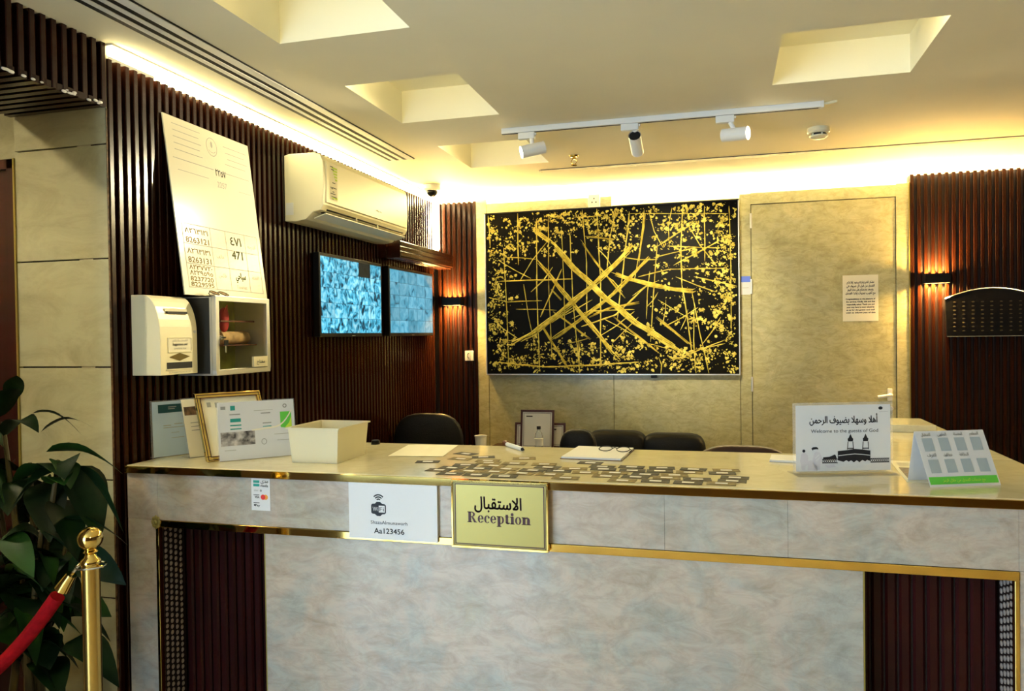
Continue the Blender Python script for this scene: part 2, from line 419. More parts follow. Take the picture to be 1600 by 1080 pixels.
# door in the marble cladding
door = struct(MB().box(.188,1.082,YB+.004,YB+.04,.01,2.408).obj('door_1', m_wallm, bevel=.001), 'marble clad service door with white lever handle')
MB().box(.111,.184,YB,YB+.04,0,2.485).obj('door_frame', m_wallm, door, bevel=.001)
MB().box(1.086,1.160,YB,YB+.04,0,2.495).obj('door_frame', m_wallm, door, bevel=.001)
MB().box(.184,1.086,YB,YB+.04,2.413,2.490).obj('door_frame', m_wallm, door, bevel=.001)
MB().box(1.160,1.166,YB-.004,YB+.04,0,2.50).obj('edge_strip', m_goldsat, door)
MB().box(.111,1.16,YB+.04,YB+.06,0,2.47).obj('door_backing', m_dark, door)
for z in (2.30,1.855,1.19):
    hg = MB().cyl((.186,YB-.006,z-.05),(.186,YB-.006,z+.05),.008,n=10).obj('hinge', m_alu, door, smooth=True)
hb = MB().box(1.028,1.056,YB-.012,YB+.004,1.085,1.165).obj('handle', m_white, door, bevel=.003)
hb['label'] = 'white lever handle'
MB().tube([(1.042,YB-.008,1.125),(1.042,YB-.05,1.125),(1.02,YB-.056,1.122),(.962,YB-.056,1.112)], .0105, 10).obj('lever', m_white, hb, smooth=True)
MB().cyl((1.05,YB-.004,1.035),(1.05,YB+.006,1.035),.014,n=14).obj('keyhole', m_alu, door)

struct(MB().box(3.2,3.3,-2.7,5.7,0,ZC).obj('wall_right', m_dwood), 'right lobby wall out of view')
# entrance wall behind the camera with a glazed opening
wf = struct(MB().box(-5.3,-5.0,-2.7,-2.6,0,ZC).box(-1.60,3.3,-2.7,-2.6,0,ZC).box(-5.0,-1.60,-2.7,-2.6,2.42,ZC).box(-5.0,-1.60,-2.7,-2.6,0,.12).obj('wall_front', m_dwood), 'entrance wall behind the viewer')
win = struct(MB().box(-5.0,-1.60,-2.66,-2.6,2.36,2.42).box(-5.0,-1.60,-2.66,-2.6,.12,.17).box(-5.0,-4.95,-2.66,-2.6,.12,2.42).box(-1.65,-1.60,-2.66,-2.6,.12,2.42).obj('window_1', m_black), 'black framed entrance glazing behind the viewer')
for x in (-4.15,-3.3,-2.45): MB().box(x-.025,x+.025,-2.66,-2.6,.17,2.36).obj('mullion', m_black, win)

# ------------------------------------------------------------------ light strips along the wall tops
def strip(name, label, boxes, mt):
    t = thing(name, label, 'light strip', ((boxes[0][0]+boxes[0][1])/2,(boxes[0][2]+boxes[0][3])/2,boxes[0][4]))
    for b in boxes: MB().box(*b).obj('diffuser', mt, t)
    return t
t = strip('led_strip', 'warm glowing light strip along the top of the left ribbed wall', [(XL-.07,XL+.012,2.30,YB-.03,2.574,2.594)], m_led_l)
MB().box(XL-.075,XL+.02,2.28,YB-.03,2.594,2.599).obj('mounting_channel', m_whitemetal, t)
t = strip('led_strip', 'warm glowing light strip along the top of the back wall', [(XL+.03,3.15,YB-.014,YB+.07,2.572,2.594)], m_led)
MB().box(XL+.03,3.15,YB-.02,YB+.075,2.594,2.599).obj('mounting_channel', m_whitemetal, t)
t = thing('led_strip', 'short bright light strip hanging down the corner behind the wall box', 'light strip', (XL+.02,YB-.02,2.18))
MB().box(XL+.006,XL+.036,YB-.042,YB-.012,2.20,2.565).obj('diffuser', m_led_c, t)
MB().box(XL+.004,XL+.032,YB-.038,YB-.010,2.18,2.20).obj('end_cap', m_white, t)

# ------------------------------------------------------------------ ceiling fittings
t = thing('slot_diffuser', 'long white air diffuser with dark slots along the left ceiling', 'air vent', (-1.83,3.0,ZC))
MB().box(-1.915,-1.752,.4,4.27,2.5955,2.5995).obj('dark_backing', m_dark, t)
x = -1.915
for a, b in ((-1.892,-1.868),(-1.844,-1.820),(-1.797,-1.757)):
    MB().box(a,b,.4,4.27,2.5935,2.5960).obj('blade', m_whitemetal, t, bevel=.001)
MB().box(-1.915,-1.752,4.262,4.27,2.5937,2.5962).obj('end_piece', m_whitemetal, t)
t = thing('slot_diffuser', 'thin cream air diffuser across the ceiling before the back wall', 'air vent', (.4,4.85,ZC))
MB().box(-1.12,2.4,4.826,4.876,2.5955,2.5995).obj('dark_backing', m_dark, t)
for a, b in ((4.824,4.838),(4.845,4.857),(4.864,4.878)):
    MB().box(-1.12,2.4,a,b,2.5935,2.5960).obj('blade', m_cream, t)
for k in range(24): MB().box(-1.12+.15*k,-1.08+.15*k,4.838,4.864,2.5937,2.5958).obj('slot_bridge', m_cream, t)
MB().box(-1.13,-1.118,4.824,4.878,2.590,2.599).obj('end_piece', m_cream, t)

t = thing('light_track', 'white ceiling track carrying three spotlights', 'light track', (-.32,3.81,2.57))
MB().box(-1.082,.440,3.793,3.827,2.572,2.5995).obj('rail', m_whitemetal, t, bevel=.002)
MB().box(-1.082,.43,3.806,3.814,2.5705,2.5725).obj('contact_groove', m_dark, t)
MB().box(.440,.452,3.793,3.827,2.570,2.5995).obj('end_feed', m_white, t)
MB().tube([(.45,3.81,2.588),(.475,3.81,2.591),(.51,3.812,2.597)], .007, 8).obj('feed_cable', m_cream, t, smooth=True)
def spot(x, c, ax, label, target, power):
    t = thing('track_spotlight', label, 'spotlight', (x,3.81,2.57), group='spotlights on the ceiling track')
    MB().box(x-.045,x+.04,3.794,3.826,2.538,2.571).obj('adapter', m_whitemetal, t, bevel=.003)
    MB().box(x+.041,x+.048,3.80,3.812,2.555,2.566).obj('locking_lever', m_white, t)
    c = Vector(c); ax = Vector(ax).normalized()
    MB().cyl((x+.022,3.81,2.540),c+Vector((0,0,.012)),.011,n=12).obj('stem', m_whitemetal, t, smooth=True)
    a, b = c-ax*.062, c+ax*.062
    body = MB().cyl(a,b,.031,.031,24,False).cyl(a+ax*.012,a+ax*.013,.0305,n=24).cyl(b-ax*.010,b-ax*.009,.0305,n=24).obj('lamp_body', m_whitemetal, t, smooth=True)
    MB().cyl(a+ax*.002,a+ax*.006,.027,n=24).obj('rear_cap', m_dark, t)
    MB().cyl(b-ax*.008,b-ax*.004,.029,n=24).obj('lens', m_lens, t)
    l = bpy.data.lights.new('spot_beam','SPOT'); l.energy = power; l.color = (1,.86,.55); l.spot_size = math.radians(52); l.spot_blend = .7; l.shadow_soft_size = .03
    lo = bpy.data.objects.new('spot_beam', l); COL.objects.link(lo); lo.parent = t
    lo.location = b+ax*.01-Vector(t.location); lo.rotation_euler = (Vector(target)-b).to_track_quat('-Z','Y').to_euler()
spot(-.950,(-.922,3.81,2.483),(-.86,-.42,-.24),'spotlight nearest the slot diffuser, its lit face turned left',(-2.03,2.70,2.08),SPOT_W*1.5)
spot(-.430,(-.407,3.85,2.482),(.02,.88,-.47),'middle spotlight aimed away at the painting, black rear showing',(-.30,5.5,1.75),SPOT_W*1.2)
spot(.018,(.062,3.81,2.481),(.90,-.36,-.06),'spotlight nearest the smoke detector, its lit face turned right',(2.6,3.0,1.8),SPOT_W*.3)

t = thing('smoke_detector', 'round cream smoke detector with dark slot on the ceiling', 'smoke detector', (.485,4.30,ZC))
MB().lathe((.485,4.30,ZC),[(.055,-.001),(.056,-.022),(.050,-.030)],28).obj('housing', m_cream, t, smooth=True)
MB().lathe((.485,4.30,ZC),[(.036,-.030),(.036,-.042)],24).obj('dark_slot', m_dark, t, smooth=True)
MB().lathe((.485,4.30,ZC),[(.046,-.041),(.044,-.047),(.030,-.055),(.0,-.057)],24).obj('sensor_cap', m_cream, t, smooth=True)
for k in range(5):
    a = math.pi*2*k/5; MB().box(.485+.038*math.cos(a)-.004,.485+.038*math.cos(a)+.004,4.30+.038*math.sin(a)-.004,4.30+.038*math.sin(a)+.004,ZC-.043,ZC-.029).obj('rib', m_cream, t)
t = thing('fire_sprinkler', 'small brass fire sprinkler head hanging from the ceiling', 'sprinkler', (-.84,4.50,ZC))
MB().lathe((-.84,4.50,ZC),[(.028,-.0005),(.026,-.006),(.011,-.008),(.010,-.022),(.006,-.024)],20).obj('flange', m_gold, t, smooth=True)
for s in (-1,1): MB().tube([(-.84+s*.008,4.5,ZC-.02),(-.84+s*.018,4.5,ZC-.036),(-.84+s*.004,4.5,ZC-.056)], .003, 6).obj('arm', m_gold, t, smooth=True)
MB().lathe((-.84,4.50,ZC),[(.0,-.054),(.018,-.056),(.018,-.059),(0,-.060)],12).obj('deflector', m_gold, t)
t = thing('dome_camera', 'white dome security camera in the ceiling corner', 'security camera', (-1.95,5.06,ZC))
MB().lathe((-1.95,5.06,ZC),[(.058,-.001),(.060,-.03),(.050,-.042)],28).obj('base', m_white, t, smooth=True)
MB().ell((-1.95,5.06,ZC-.05),.038,.038,.034,18,10).obj('dome', m_black, t, smooth=True)

# ------------------------------------------------------------------ reception counter
X0, X1 = -2.070, .95
ctr = thing('reception_counter', 'long marble reception counter with brass trims and dark ribbed recesses', 'counter', (-.56,2.65,0))
MB().box(X0,X1,YF-.002,2.99,1.078,ZT).obj('countertop', m_top, ctr, bevel=.002)
MB().box(.50,X1,2.992,4.10,1.078,ZT).obj('wing_countertop', m_top, ctr, bevel=.002)
MB().box(.690,.885,3.70,3.98,ZT,ZT+.032).obj('raised_ledge', m_top, ctr, bevel=.002)
MB().box(X0,X1+.008,YF-.012,YF-.003,1.074,1.0985).obj('edge_band', m_gold, ctr, bevel=.001)
MB().box(X1,X1+.008,YF-.003,4.10,1.074,1.0985).obj('edge_band', m_gold, ctr, bevel=.001)
for a, b in ((X0,-1.9418),(-1.9412,-.1728),(-.1722,.170),(.1706,.7437),(.7443,X1)):
    MB().box(a,b,YF,YF+.03,.909,1.073).obj('fascia_panel', m_marble, ctr, bevel=.0004)
MB().box(X0,-1.951,YF,YF+.13,0,.908).obj('end_leg', m_marble, ctr, bevel=.001)
MB().box(.746,X1,YF,YF+.13,0,.908).obj('end_leg', m_marble, ctr, bevel=.001)
MB().box(-1.950,.745,YF-.005,YF+.03,.884,.908).obj('brass_trim', m_gold, ctr, bevel=.0015)
MB().box(-1.950,-1.938,YF-.004,YF+.018,0,.884).obj('brass_trim', m_gold, ctr, bevel=.0015)
MB().box(.733,.745,YF-.004,YF+.018,0,.884).obj('brass_trim', m_gold, ctr, bevel=.0015)
MB().box(-1.513,.366,YF+.003,2.46,0,.883).obj('centre_panel', m_marble, ctr, bevel=.001)
MB().box(-1.517,-1.513,YF+.003,YF+.03,0,.883).obj('edge_strip', m_goldsat, ctr)
MB().box(.366,.370,YF+.003,YF+.03,0,.883).obj('edge_strip', m_goldsat, ctr)
MB().box(X0,X1-.02,2.46,2.97,0,1.077).obj('carcass', m_slatback, ctr)
MB().box(-1.945,.74,YF+.03,2.46,.884,1.0).obj('recess_head', m_slatback, ctr)
MB().box(.53,X1-.02,2.97,4.08,0,1.077).obj('wing_carcass', m_slatback, ctr)
MB().box(.506,.53,2.992,4.09,0,1.077).obj('wing_panel', m_marble, ctr)
MB().box(X1-.02,X1,YF+.131,4.09,0,1.077).obj('wing_panel', m_marble, ctr)
cs = slat_mesh('recess_slat', .884, .030, .016, .006, m_cslat)
L0 = root_loc(ctr)
for xa, xb in ((-1.925,-1.53),(.388,.72)):
    n = round((xb-xa)/.0365)
    for k in range(n+1): inst(cs, 'recess_slat', ctr, Vector((xa+(xb-xa)*k/n, 2.452, 0))-L0)
MB().box(-1.945,-1.515,2.45,2.459,0,.884).obj('recess_back', m_slatback, ctr)
MB().box(.368,.74,2.45,2.459,0,.884).obj('recess_back', m_slatback, ctr)
m_bead = M('lattice_bead', (.50,.42,.37), .3, .3)
for sx, xw in ((1,-1.950),(-1,.745)):
    p = MB().box(min(xw,xw+sx*.007),max(xw,xw+sx*.007),YF+.02,2.436,0,.884).obj('lattice_panel', m_slatback, ctr)
    mb = MB(); r = 0
    z = .012
    while z < .875:
        for c in range(4):
            yy = YF+.036+c*.026; zz = z+(.010 if c % 2 else 0)
            mb.ell((xw+sx*.008, yy, zz), .004, .0075, .0085, 6, 4)
        z += .021
    b = mb.obj('lattice_beads', m_bead, p, smooth=True); b['kind'] = 'stuff'
# small gold rosette on the trim corner
ro = MB()
for k in range(8):
    a = math.pi*2*k/8; ro.ell((-1.946+.013*math.cos(a), YF-.007, .902+.016*math.sin(a)), .007, .003, .009, 8, 5)
ro.ell((-1.946,YF-.009,.902), .008,.004,.008,8,5)
ro.obj('corner_rosette', m_goldsat, ctr, smooth=True)

# ------------------------------------------------------------------ signs on the counter front
UX, VZ = (1,0,0), (0,0,1)
def letters(parent, mat, lines, O, name='lettering', w=False, extra=()):
    """lines: (text, size, centre x, baseline, width, bold[, align]) in the plane x/z at y = O[1]"""
    last = None
    for ln in lines:
        mb = MB(); write(mb, ln[0], O, UX, VZ, ln[1], ln[2], ln[3], ln[4] if len(ln) > 4 else None, ln[5] if len(ln) > 5 else 0, ln[6] if len(ln) > 6 else 'c')
        if mb.f: last = mb.obj(name, mat, parent, w=w, recalc=False)
    for e in extra: last = MB().flat(e, O, UX, VZ).obj('printed_figure', mat, parent, w=w, recalc=False)
    return last

# bold high-contrast serif word
def didone(mb, O, x, y, h, total):
    """Reception, cap height h, fitted to total width"""
    g = MB()
    def F(s): g.flat(s, (0,0,0), (1,0,0), (0,1,0))
    S, T, XH = .30, .07, .70                       # stem, hairline, x-height for cap height 1
    def stem(a, b0, b1, sl=.10, sr=.10, w=S, top=True, bot=True):
        F(rect2d(a,a+w,b0,b1))
        if bot: F(rect2d(a-sl,a+w+sr,b0,b0+T))
        if top: F(rect2d(a-sl,a+w,b1-T,b1))
    def bowl(cx, r, a0=0, a1=360): F(ring2d(cx, XH/2, (r,XH/2+.01), (r-.21,XH/2-.045), a0, a1))
    c = .08
    stem(c,0,1); F(ring2d(c+.36,.755,(.36,.245),(.14,.185),-92,92)); F(rect2d(c+.2,c+.38,1-T,1)); F(rect2d(c+.2,c+.40,.49,.555))
    F(poly2d([(c+.34,.50),(c+.56,.50),(c+.84,.07),(c+.95,.07),(c+.95,0),(c+.62,0)])); c += 1.02
    def e(c): bowl(c+.32,.32,8,322); F(rect2d(c+.16,c+.63,XH/2-.03,XH/2+.045)); F(disc2d(c+.585,.15,.035,.05)); return c+.70
    c = e(c)
    bowl(c+.32,.32,42,318); F(disc2d(c+.50,.52,.10)); c += .66
    c = e(c)
    stem(c+.08,-.30,XH,top=True); F(ring2d(c+.44,XH/2,(.33,XH/2+.01),(.12,XH/2-.05),-135,135)); c += .84
    F(rect2d(c+.10,c+.36,.06,XH+.17)); F(rect2d(c,c+.50,XH-.06,XH)); F(ring2d(c+.34,.16,(.24,.17),(.02,.10),180,350)); c += .60
    stem(c+.06,0,XH); F(disc2d(c+.20,.90,.15)); c += .50
    bowl(c+.33,.33); c += .74
    stem(c+.06,0,XH); F(ring2d(c+.52,XH-.25,(.30,.26),(.02,.17),0,150)); stem(c+.52,0,XH-.24,top=False); c += 1.0
    k = total/c
    mb.flat(([(x+p[0]*k, y+p[1]*h) for p in g.v], g.f), O, UX, VZ)

rs = thing('reception_sign', 'gold Reception plaque with double dark border on the counter front', 'sign', (-.6715,YF-.012,.890))
w2, h2 = .152, .206
MB().box(-w2,w2,-.016,0,0,h2).obj('plate', m_goldsat, rs, w=False, bevel=.002)
def border(mb, a, th, w2, h2, O):
    for r in ((-w2+a,w2-a,a,a+th),(-w2+a,w2-a,h2-a-th,h2-a),(-w2+a,-w2+a+th,a,h2-a),(w2-a-th,w2-a,a,h2-a)): mb.rect(*r, O)
mb = MB(); border(mb,.005,.0016,w2,h2,(0,-.0166,0)); border(mb,.0085,.0030,w2,h2,(0,-.0166,0)); mb.obj('dark_border', m_maroon, rs, w=False, recalc=False)
for r in ((-w2-.003,w2+.003,-.003,.004),(-w2-.003,w2+.003,h2-.004,h2+.003)): MB().box(r[0],r[1],-.019,-.001,r[2],r[3]).obj('frame_bar', m_gold, rs, w=False, bevel=.001)
for x in (-w2,w2): MB().box(x-.003,x+.003,-.019,-.001,.004,h2-.004).obj('frame_bar', m_gold, rs, w=False, bevel=.001)
mb = MB(); write(mb, arabic('الاستقبال'), (0,-.0168,0), UX, VZ, .052, -.004, .122, .150, .0011)
didone(mb, (0,-.0168,0), -.102, .078, .033, .205); mb.obj('lettering', m_maroon, rs, w=False, recalc=False)

ws = thing('wifi_sign', 'white paper with black wireless logo and password on the counter front', 'sign', (-1.034,YF-.0126,.893))
MB().box(-.154,.154,-.0012,.0125,0,.181).obj('sheet', m_paper, ws, w=False)
O = (0,-.0017,0)
mb = MB()
cx, cz = -.048, .098
mb.flat(poly2d([(cx-.026,cz-.012),(cx-.022,cz-.016),(cx-.013,cz-.017),(cx-.006,cz-.023),(cx+.006,cz-.023),(cx+.013,cz-.017),(cx+.022,cz-.016),(cx+.026,cz-.012),(cx+.026,cz+.012),(cx+.022,cz+.016),(cx+.013,cz+.017),(cx+.006,cz+.023),(cx-.006,cz+.023),(cx-.013,cz+.017),(cx-.022,cz+.016),(cx-.026,cz+.012)]), O, UX, VZ)
for r in (.010,.017,.024): mb.flat(ring2d(cx,cz+.024,(r,r),(r-.0042,r-.0042),42,138,80), O, UX, VZ)
write(mb, 'ShazaAlmunawarh', O, UX, VZ, .016, -.012, .049, .128)
write(mb, 'Aa123456', O, UX, VZ, .024, -.012, .019, .105, .0004)
mb.obj('lettering', m_ink, ws, w=False, recalc=False)
MB().rect(cx+.001,cx+.022,cz-.011,cz+.011,(0,-.0021,0)).obj('logo_patch', m_paper, ws, w=False)
letters(ws, m_paper, [('Wi',.020,cx-.011,cz-.007,.018)], (0,-.0022,0), 'logo_lettering')
letters(ws, m_ink, [('Fi',.020,cx+.0115,cz-.007,.015)], (0,-.0024,0), 'logo_lettering')

ps = thing('payment_sticker', 'small white card payment sticker on the counter front', 'sticker', (-1.524,YF-.0008,.962))
MB().box(-.036,.036,-.0008,.0004,0,.109).obj('sheet', m_paper, ps, w=False)
O = (0,-.0013,0)
mb = MB().rect(-.028,-.004,.094,.103,O); mb.rect(-.028,-.004,.082,.091,O); mb.obj('green_bar', m_teal, ps, w=False)
letters(ps, m_ink, [(arabic('مدى'),.018,.015,.095,.028,.0003),('mada',.013,.015,.081,.028,.0003),('VISA',.011,-.014,.042,.018,.0003),('Pay',.011,-.012,.014,.018,.0003)], O, extra=[rect2d(-.028,-.005,.052,.054),rect2d(-.028,-.005,.025,.027),disc2d(-.024,.018,.003)])
letters(ps, m_grey, [('atheer',.009,-.017,.066,.018)], O, 'grey_lettering', extra=[disc2d(.001,.068,.004)])
MB().flat(disc2d(.009,.046,.009),O,UX,VZ).obj('red_disc', m_red, ps, w=False)
MB().flat(disc2d(.019,.046,.009),(0,-.0012,0),UX,VZ).obj('orange_disc', m_orange, ps, w=False)

# ------------------------------------------------------------------ things standing on the countertop
def R(a): return math.radians(a)
def holder(name, label, cat, loc, rz, lean, w, h, foot=True):
    t = thing(name, label, cat, loc, (0,0,R(rz)))
    pn = MB().box(-w/2,w/2,0,.004,0,h)
    k = math.tan(R(lean))
    pn.v = [(x, y+z*k, z) for x,y,z in pn.v]
    return t, pn, k
def sheet(t, mat, x0,x1,z0,z1, k, y=-.001, name='printed_sheet', th=None):
    mb = MB()
    if th: mb.box(x0,x1,y-th,y,z0,z1)
    else: mb.rect(x0,x1,z0,z1,(0,y,0))
    mb.v = [(p[0], p[1]+p[2]*k, p[2]) for p in mb.v]
    return mb.obj(name, mat, t, w=False)
def shear(mb, k): mb.v = [(p[0], p[1]+p[2]*k, p[2]) for p in mb.v]; return mb
def bars(t, mat, rects, k, y=-.0016, name='printed_lines'):
    for r in rects: o = shear(MB().rect(*r, (0,y,0)),k).obj(name, mat, t, w=False)
    return o

# blue-white document
t, pn, k = holder('sign_holder', 'acrylic holder with pale blue document and dark teal header, against the ribbed wall', 'sign holder', (-2.045,2.505,ZT), 63.4, 2.5, .152, .216)
pn.obj('acrylic_panel', m_acr, t, w=False)
MB().box(-.074,.074,.004,.06,0,.003).obj('acrylic_foot', m_acr, t, w=False)
m_bluep = M('pale_blue_paper', (.46,.58,.68), .5)
sheet(t, m_bluep, -.070,.074,.003,.212, k, -.0004, th=.0008)
sheet(t, m_dteal, -.048,.074,.168,.200, k, -.0016, 'header_print')
bars(t, m_grey, [(-.010,.022,.188,.191),(-.01,.016,.181,.184)], k, -.0022, 'header_lettering')
bars(t, m_lgrey, [(-.03,.0,.118,.121),(.012,.045,.122,.125),(-.03,.05,.110,.1125),(.0,.03,.090,.092),(.0,.05,.07,.072)], k)
# second holder with a brown photo
t, pn, k = holder('sign_holder', 'leaning acrylic holder with cream sheet and brown photo, behind the gold frame', 'sign holder', (-1.905,2.535,ZT), 64, 17, .150, .222)
pn.obj('acrylic_panel', m_acr, t, w=False)
MB().box(-.072,.072,.006,.07,0,.003).obj('acrylic_foot', m_acr, t, w=False)
sheet(t, m_paperc, -.073,.073,.003,.218, k, -.0004, th=.0008)
sheet(t, m_brown, -.068,-.01,.158,.190, k, -.0016, 'photo_print')
bars(t, m_lgrey, [(-.05,.05,.10+.014*i,.103+.014*i) for i in range(3)], k)
# gold framed certificate
t = thing('certificate_frame', 'gilt framed certificate leaning back between the acrylic sign holders', 'picture frame', (-1.742,2.505,ZT+.001), (0,0,R(55)))
k = math.tan(R(29)); W, Hh = .25, .242
shear(MB().box(-W/2+.01,W/2-.01,.004,.012,.004,Hh-.004),k).obj('backing_board', m_brown, t, w=False)
for r in ((-W/2,W/2,0,.018),(-W/2,W/2,Hh-.018,Hh)): shear(MB().box(r[0],r[1],-.008,.014,r[2],r[3]),k).obj('frame_bar', m_gold, t, w=False, bevel=.002)
for x in (-W/2,W/2-.018): shear(MB().box(x,x+.018,-.008,.014,.018,Hh-.018),k).obj('frame_bar', m_gold, t, w=False, bevel=.002)
mb = MB()
for r in ((-W/2+.005,W/2-.005,.005,.0075),(-W/2+.005,W/2-.005,Hh-.0075,Hh-.005),(-W/2+.005,-W/2+.0075,.005,Hh-.005),(W/2-.0075,W/2-.005,.005,Hh-.005),
          (-W/2+.0155,W/2-.0155,.0155,.0185),(-W/2+.0155,W/2-.0155,Hh-.0185,Hh-.0155),(-W/2+.0155,-W/2+.0185,.0155,Hh-.0155),(W/2-.0185,W/2-.0155,.0155,Hh-.0155)): mb.rect(*r,(0,-.0086,0))
shear(mb,k).obj('dark_inlay', m_maroon, t, w=False)
sheet(t, m_paperc, -W/2+.018,W/2-.018,.018,Hh-.018, k, .003, th=.0005)
bars(t, m_lgrey, [(-.085,-.07,.19,.207),(-.055,-.042,.187,.205),(-.05,-.022,.165,.170),(-.045,-.02,.143,.151),(-.04,-.016,.122,.126)], k, .002)
# white certificate
t, pn, k = holder('sign_holder', 'wide acrylic holder with white certificate, green corner and brown photo, beside the plastic box', 'sign holder', (-1.672,2.515,ZT), 46.6, 9, .285, .216)
pn.obj('acrylic_panel', m_acr, t, w=False)
MB().box(-.13,.13,.006,.06,0,.003).obj('acrylic_foot', m_acr, t, w=False)
sheet(t, m_paper, -.139,.139,.003,.213, k, -.0004, th=.0008)
bars(t, m_grey, [(-.128,-.111,.187,.199),(-.098,-.06,.166,.170),(.015,.05,.165,.169),(.02,.052,.128,.132)], k)
bars(t, m_teal, [(-.094,-.077,.183,.200),(-.096,-.058,.140,.153),(-.097,-.057,.126,.1305),(-.097,-.057,.113,.117),(.02,.052,.116,.119)], k, name='green_lines')
sheet(t, m_photo, -.132,-.010,.055,.105, k, -.0016, 'photo_print')
mb = MB().flat(poly2d([(.086,.110),(.128,.104),(.128,.168),(.086,.168)]),(0,-.0016,0),UX,VZ); shear(mb,k).obj('green_patch', m_green, t, w=False)
mb = MB().flat(poly2d([(.100,.107),(.128,.104),(.128,.150),(.118,.125)]),(0,-.0022,0),UX,VZ); shear(mb,k).obj('lime_patch', m_lime, t, w=False)
mb = MB()
pts = [(-.02+.15*i/14, .104+.012*(i/14)+.055*max(0,(i/14-.55)/.45)**2.2) for i in range(15)]
mb.flat((pts+[(p[0]-.002,p[1]+.005) for p in pts], [(i,i+1,i+16,i+15) for i in range(14)]), (0,-.0026,0), UX, VZ); shear(mb,k).obj('white_swoosh', m_paperc, t, w=False)
mb = MB().flat(ring2d(.022,.062,(.010,.011),(.008,.009)),(0,-.0016,0),UX,VZ).flat(ring2d(.105,.190,(.008,.008),(.004,.004)),(0,-.0016,0),UX,VZ); shear(mb,k).obj('stamp', m_grey, t, w=False)
bars(t, m_lgrey, [(.06,.12,.085,.087),(.07,.115,.062,.064),(-.12,-.08,.038,.040),(-.01,.06,.177,.1785)], k, name='fine_lines')

# plastic tub
t = thing('plastic_box', 'open translucent cream plastic box on the counter beside the certificate', 'box', (-1.415,2.57,ZT))
a, b, c, d, hh = -.088,.092,-.105,.115,.125
mb = MB()
o = .010
mb.add([(a,c,0),(b,c,0),(b,d,0),(a,d,0),(a-o,c-o,hh),(b+o,c-o,hh),(b+o,d+o,hh),(a-o,d+o,hh),
        (a+.003,c+.003,.004),(b-.003,c+.003,.004),(b-.003,d-.003,.004),(a+.003,d-.003,.004),(a-o+.003,c-o+.003,hh),(b+o-.003,c-o+.003,hh),(b+o-.003,d+o-.003,hh),(a-o+.003,d+o-.003,hh)],
       [(0,3,2,1),(0,1,5,4),(1,2,6,5),(2,3,7,6),(3,0,4,7),(8,9,10,11),(8,12,13,9),(9,13,14,10),(10,14,15,11),(11,15,12,8),(4,5,13,12),(5,6,14,13),(6,7,15,14),(7,4,12,15)])
mb.obj('body', m_tub, t, w=False, bevel=.004)
mb = MB(); q = .016
for r in ((a-q,b+q,c-q,c-q+.008),(a-q,b+q,d+q-.008,d+q),(a-q,a-q+.008,c-q+.008,d+q-.008),(b+q-.008,b+q,c-q+.008,d+q-.008)): mb.box(r[0],r[1],r[2],r[3],hh-.003,hh+.002)
mb.obj('rim', m_tub, t, w=False)

t = thing('black_cap', 'small black cap lying behind the plastic box', 'cap', (-1.405,2.95,ZT))
MB().lathe((0,0,0),[(.017,0),(.018,.012),(.015,.017),(0,.018)],18).obj('body', m_black, t, w=False, smooth=True)
MB().lathe((0,0,0),[(.019,.0),(.019,.004)],18).obj('rim_ring', m_black, t, w=False)

# loose paper
t = thing('paper_sheet', 'blank cream sheet of paper on the counter, left of the cards', 'paper', (-1.132,2.815,ZT+.0006), (0,0,R(8)))
mb = MB(); n = 6
for i in range(n+1):
    for j in range(2): mb.v.append((-.105+.21*i/n, -.148+.296*j, .0008+.0012*math.sin(i*1.1)**2))
mb.f = [(2*i,2*i+2,2*i+3,2*i+1) for i in range(n)]
mb.obj('sheet', m_paperc, t, w=False)
t = thing('paper_stack', 'thick white pad of paper on the counter beneath folded spectacles', 'paper pad', (-.452,2.845,ZT), (0,0,R(-3)))
MB().box(-.112,.112,-.137,.137,0,.003).obj('dark_board', m_brown, t, w=False)
MB().box(-.108,.108,-.135,.135,.003,.009).obj('sheets', m_paper, t, w=False)
t = thing('note_pad', 'small white note pad half hidden by the welcome sign', 'note pad', (.205,2.84,ZT), (0,0,R(-6)))
MB().box(-.05,.05,-.06,.06,0,.008).obj('sheets', m_paper, t, w=False); MB().box(-.051,.051,-.061,.061,0,.0015).obj('backing', m_grey, t, w=False)

def spectacles(label, loc, rot, tint):
    t = thing('spectacles', label, 'spectacles', loc, rot)
    for s in (-1,1):
        pts = [(s*.034+.025*math.cos(a), 0, .021+.019*math.sin(a)) for a in [2*math.pi*i/16 for i in range(17)]]
        MB().tube(pts, .0016, 6).obj('rim', m_ink, t, w=False, smooth=True)
        mb = MB().flat(disc2d(s*.034,.021,.0245,.0185),(0,0,0),UX,VZ); mb.obj('lens', tint, t, w=False)
        MB().tube([(s*.060,.001,.026),(s*.064,.006,.026),(s*.05,.016,.020),(-s*.03,.020+s*.004,.008),(-s*.055,.020+s*.004,.003)], .0017, 6).obj('temple', m_ink, t, w=False, smooth=True)
    MB().tube([(-.010,0,.024),(0,-.002,.028),(.010,0,.024)], .0016, 6).obj('bridge', m_ink, t, w=False, smooth=True)
    return t
m_tint = M('brown_tinted_lens', (.25,.13,.04), .05, trans=.75, ior=1.1)
spectacles('folded black spectacles lying on the white paper pad', (-.40,2.855,ZT+.0105), (R(-70),0,R(-10)), m_acr)

# rolled marker
t = thing('marker_pen', 'white marker pen with brown cap lying on the rear counter edge', 'pen', (-.795,2.92,ZT), (0,0,R(-52)))
MB().cyl((-.085,0,.009),(.075,0,.009),.0085,n=14).obj('barrel', m_white, t, w=False, smooth=True)
MB().cyl((-.105,0,.011),(-.078,0,.011),.0105,n=14).obj('cap', m_wood, t, w=False, smooth=True)
MB().cyl((.075,0,.009),(.092,0,.009),.007,.002,n=12).obj('tip', m_ink, t, w=False, smooth=True)

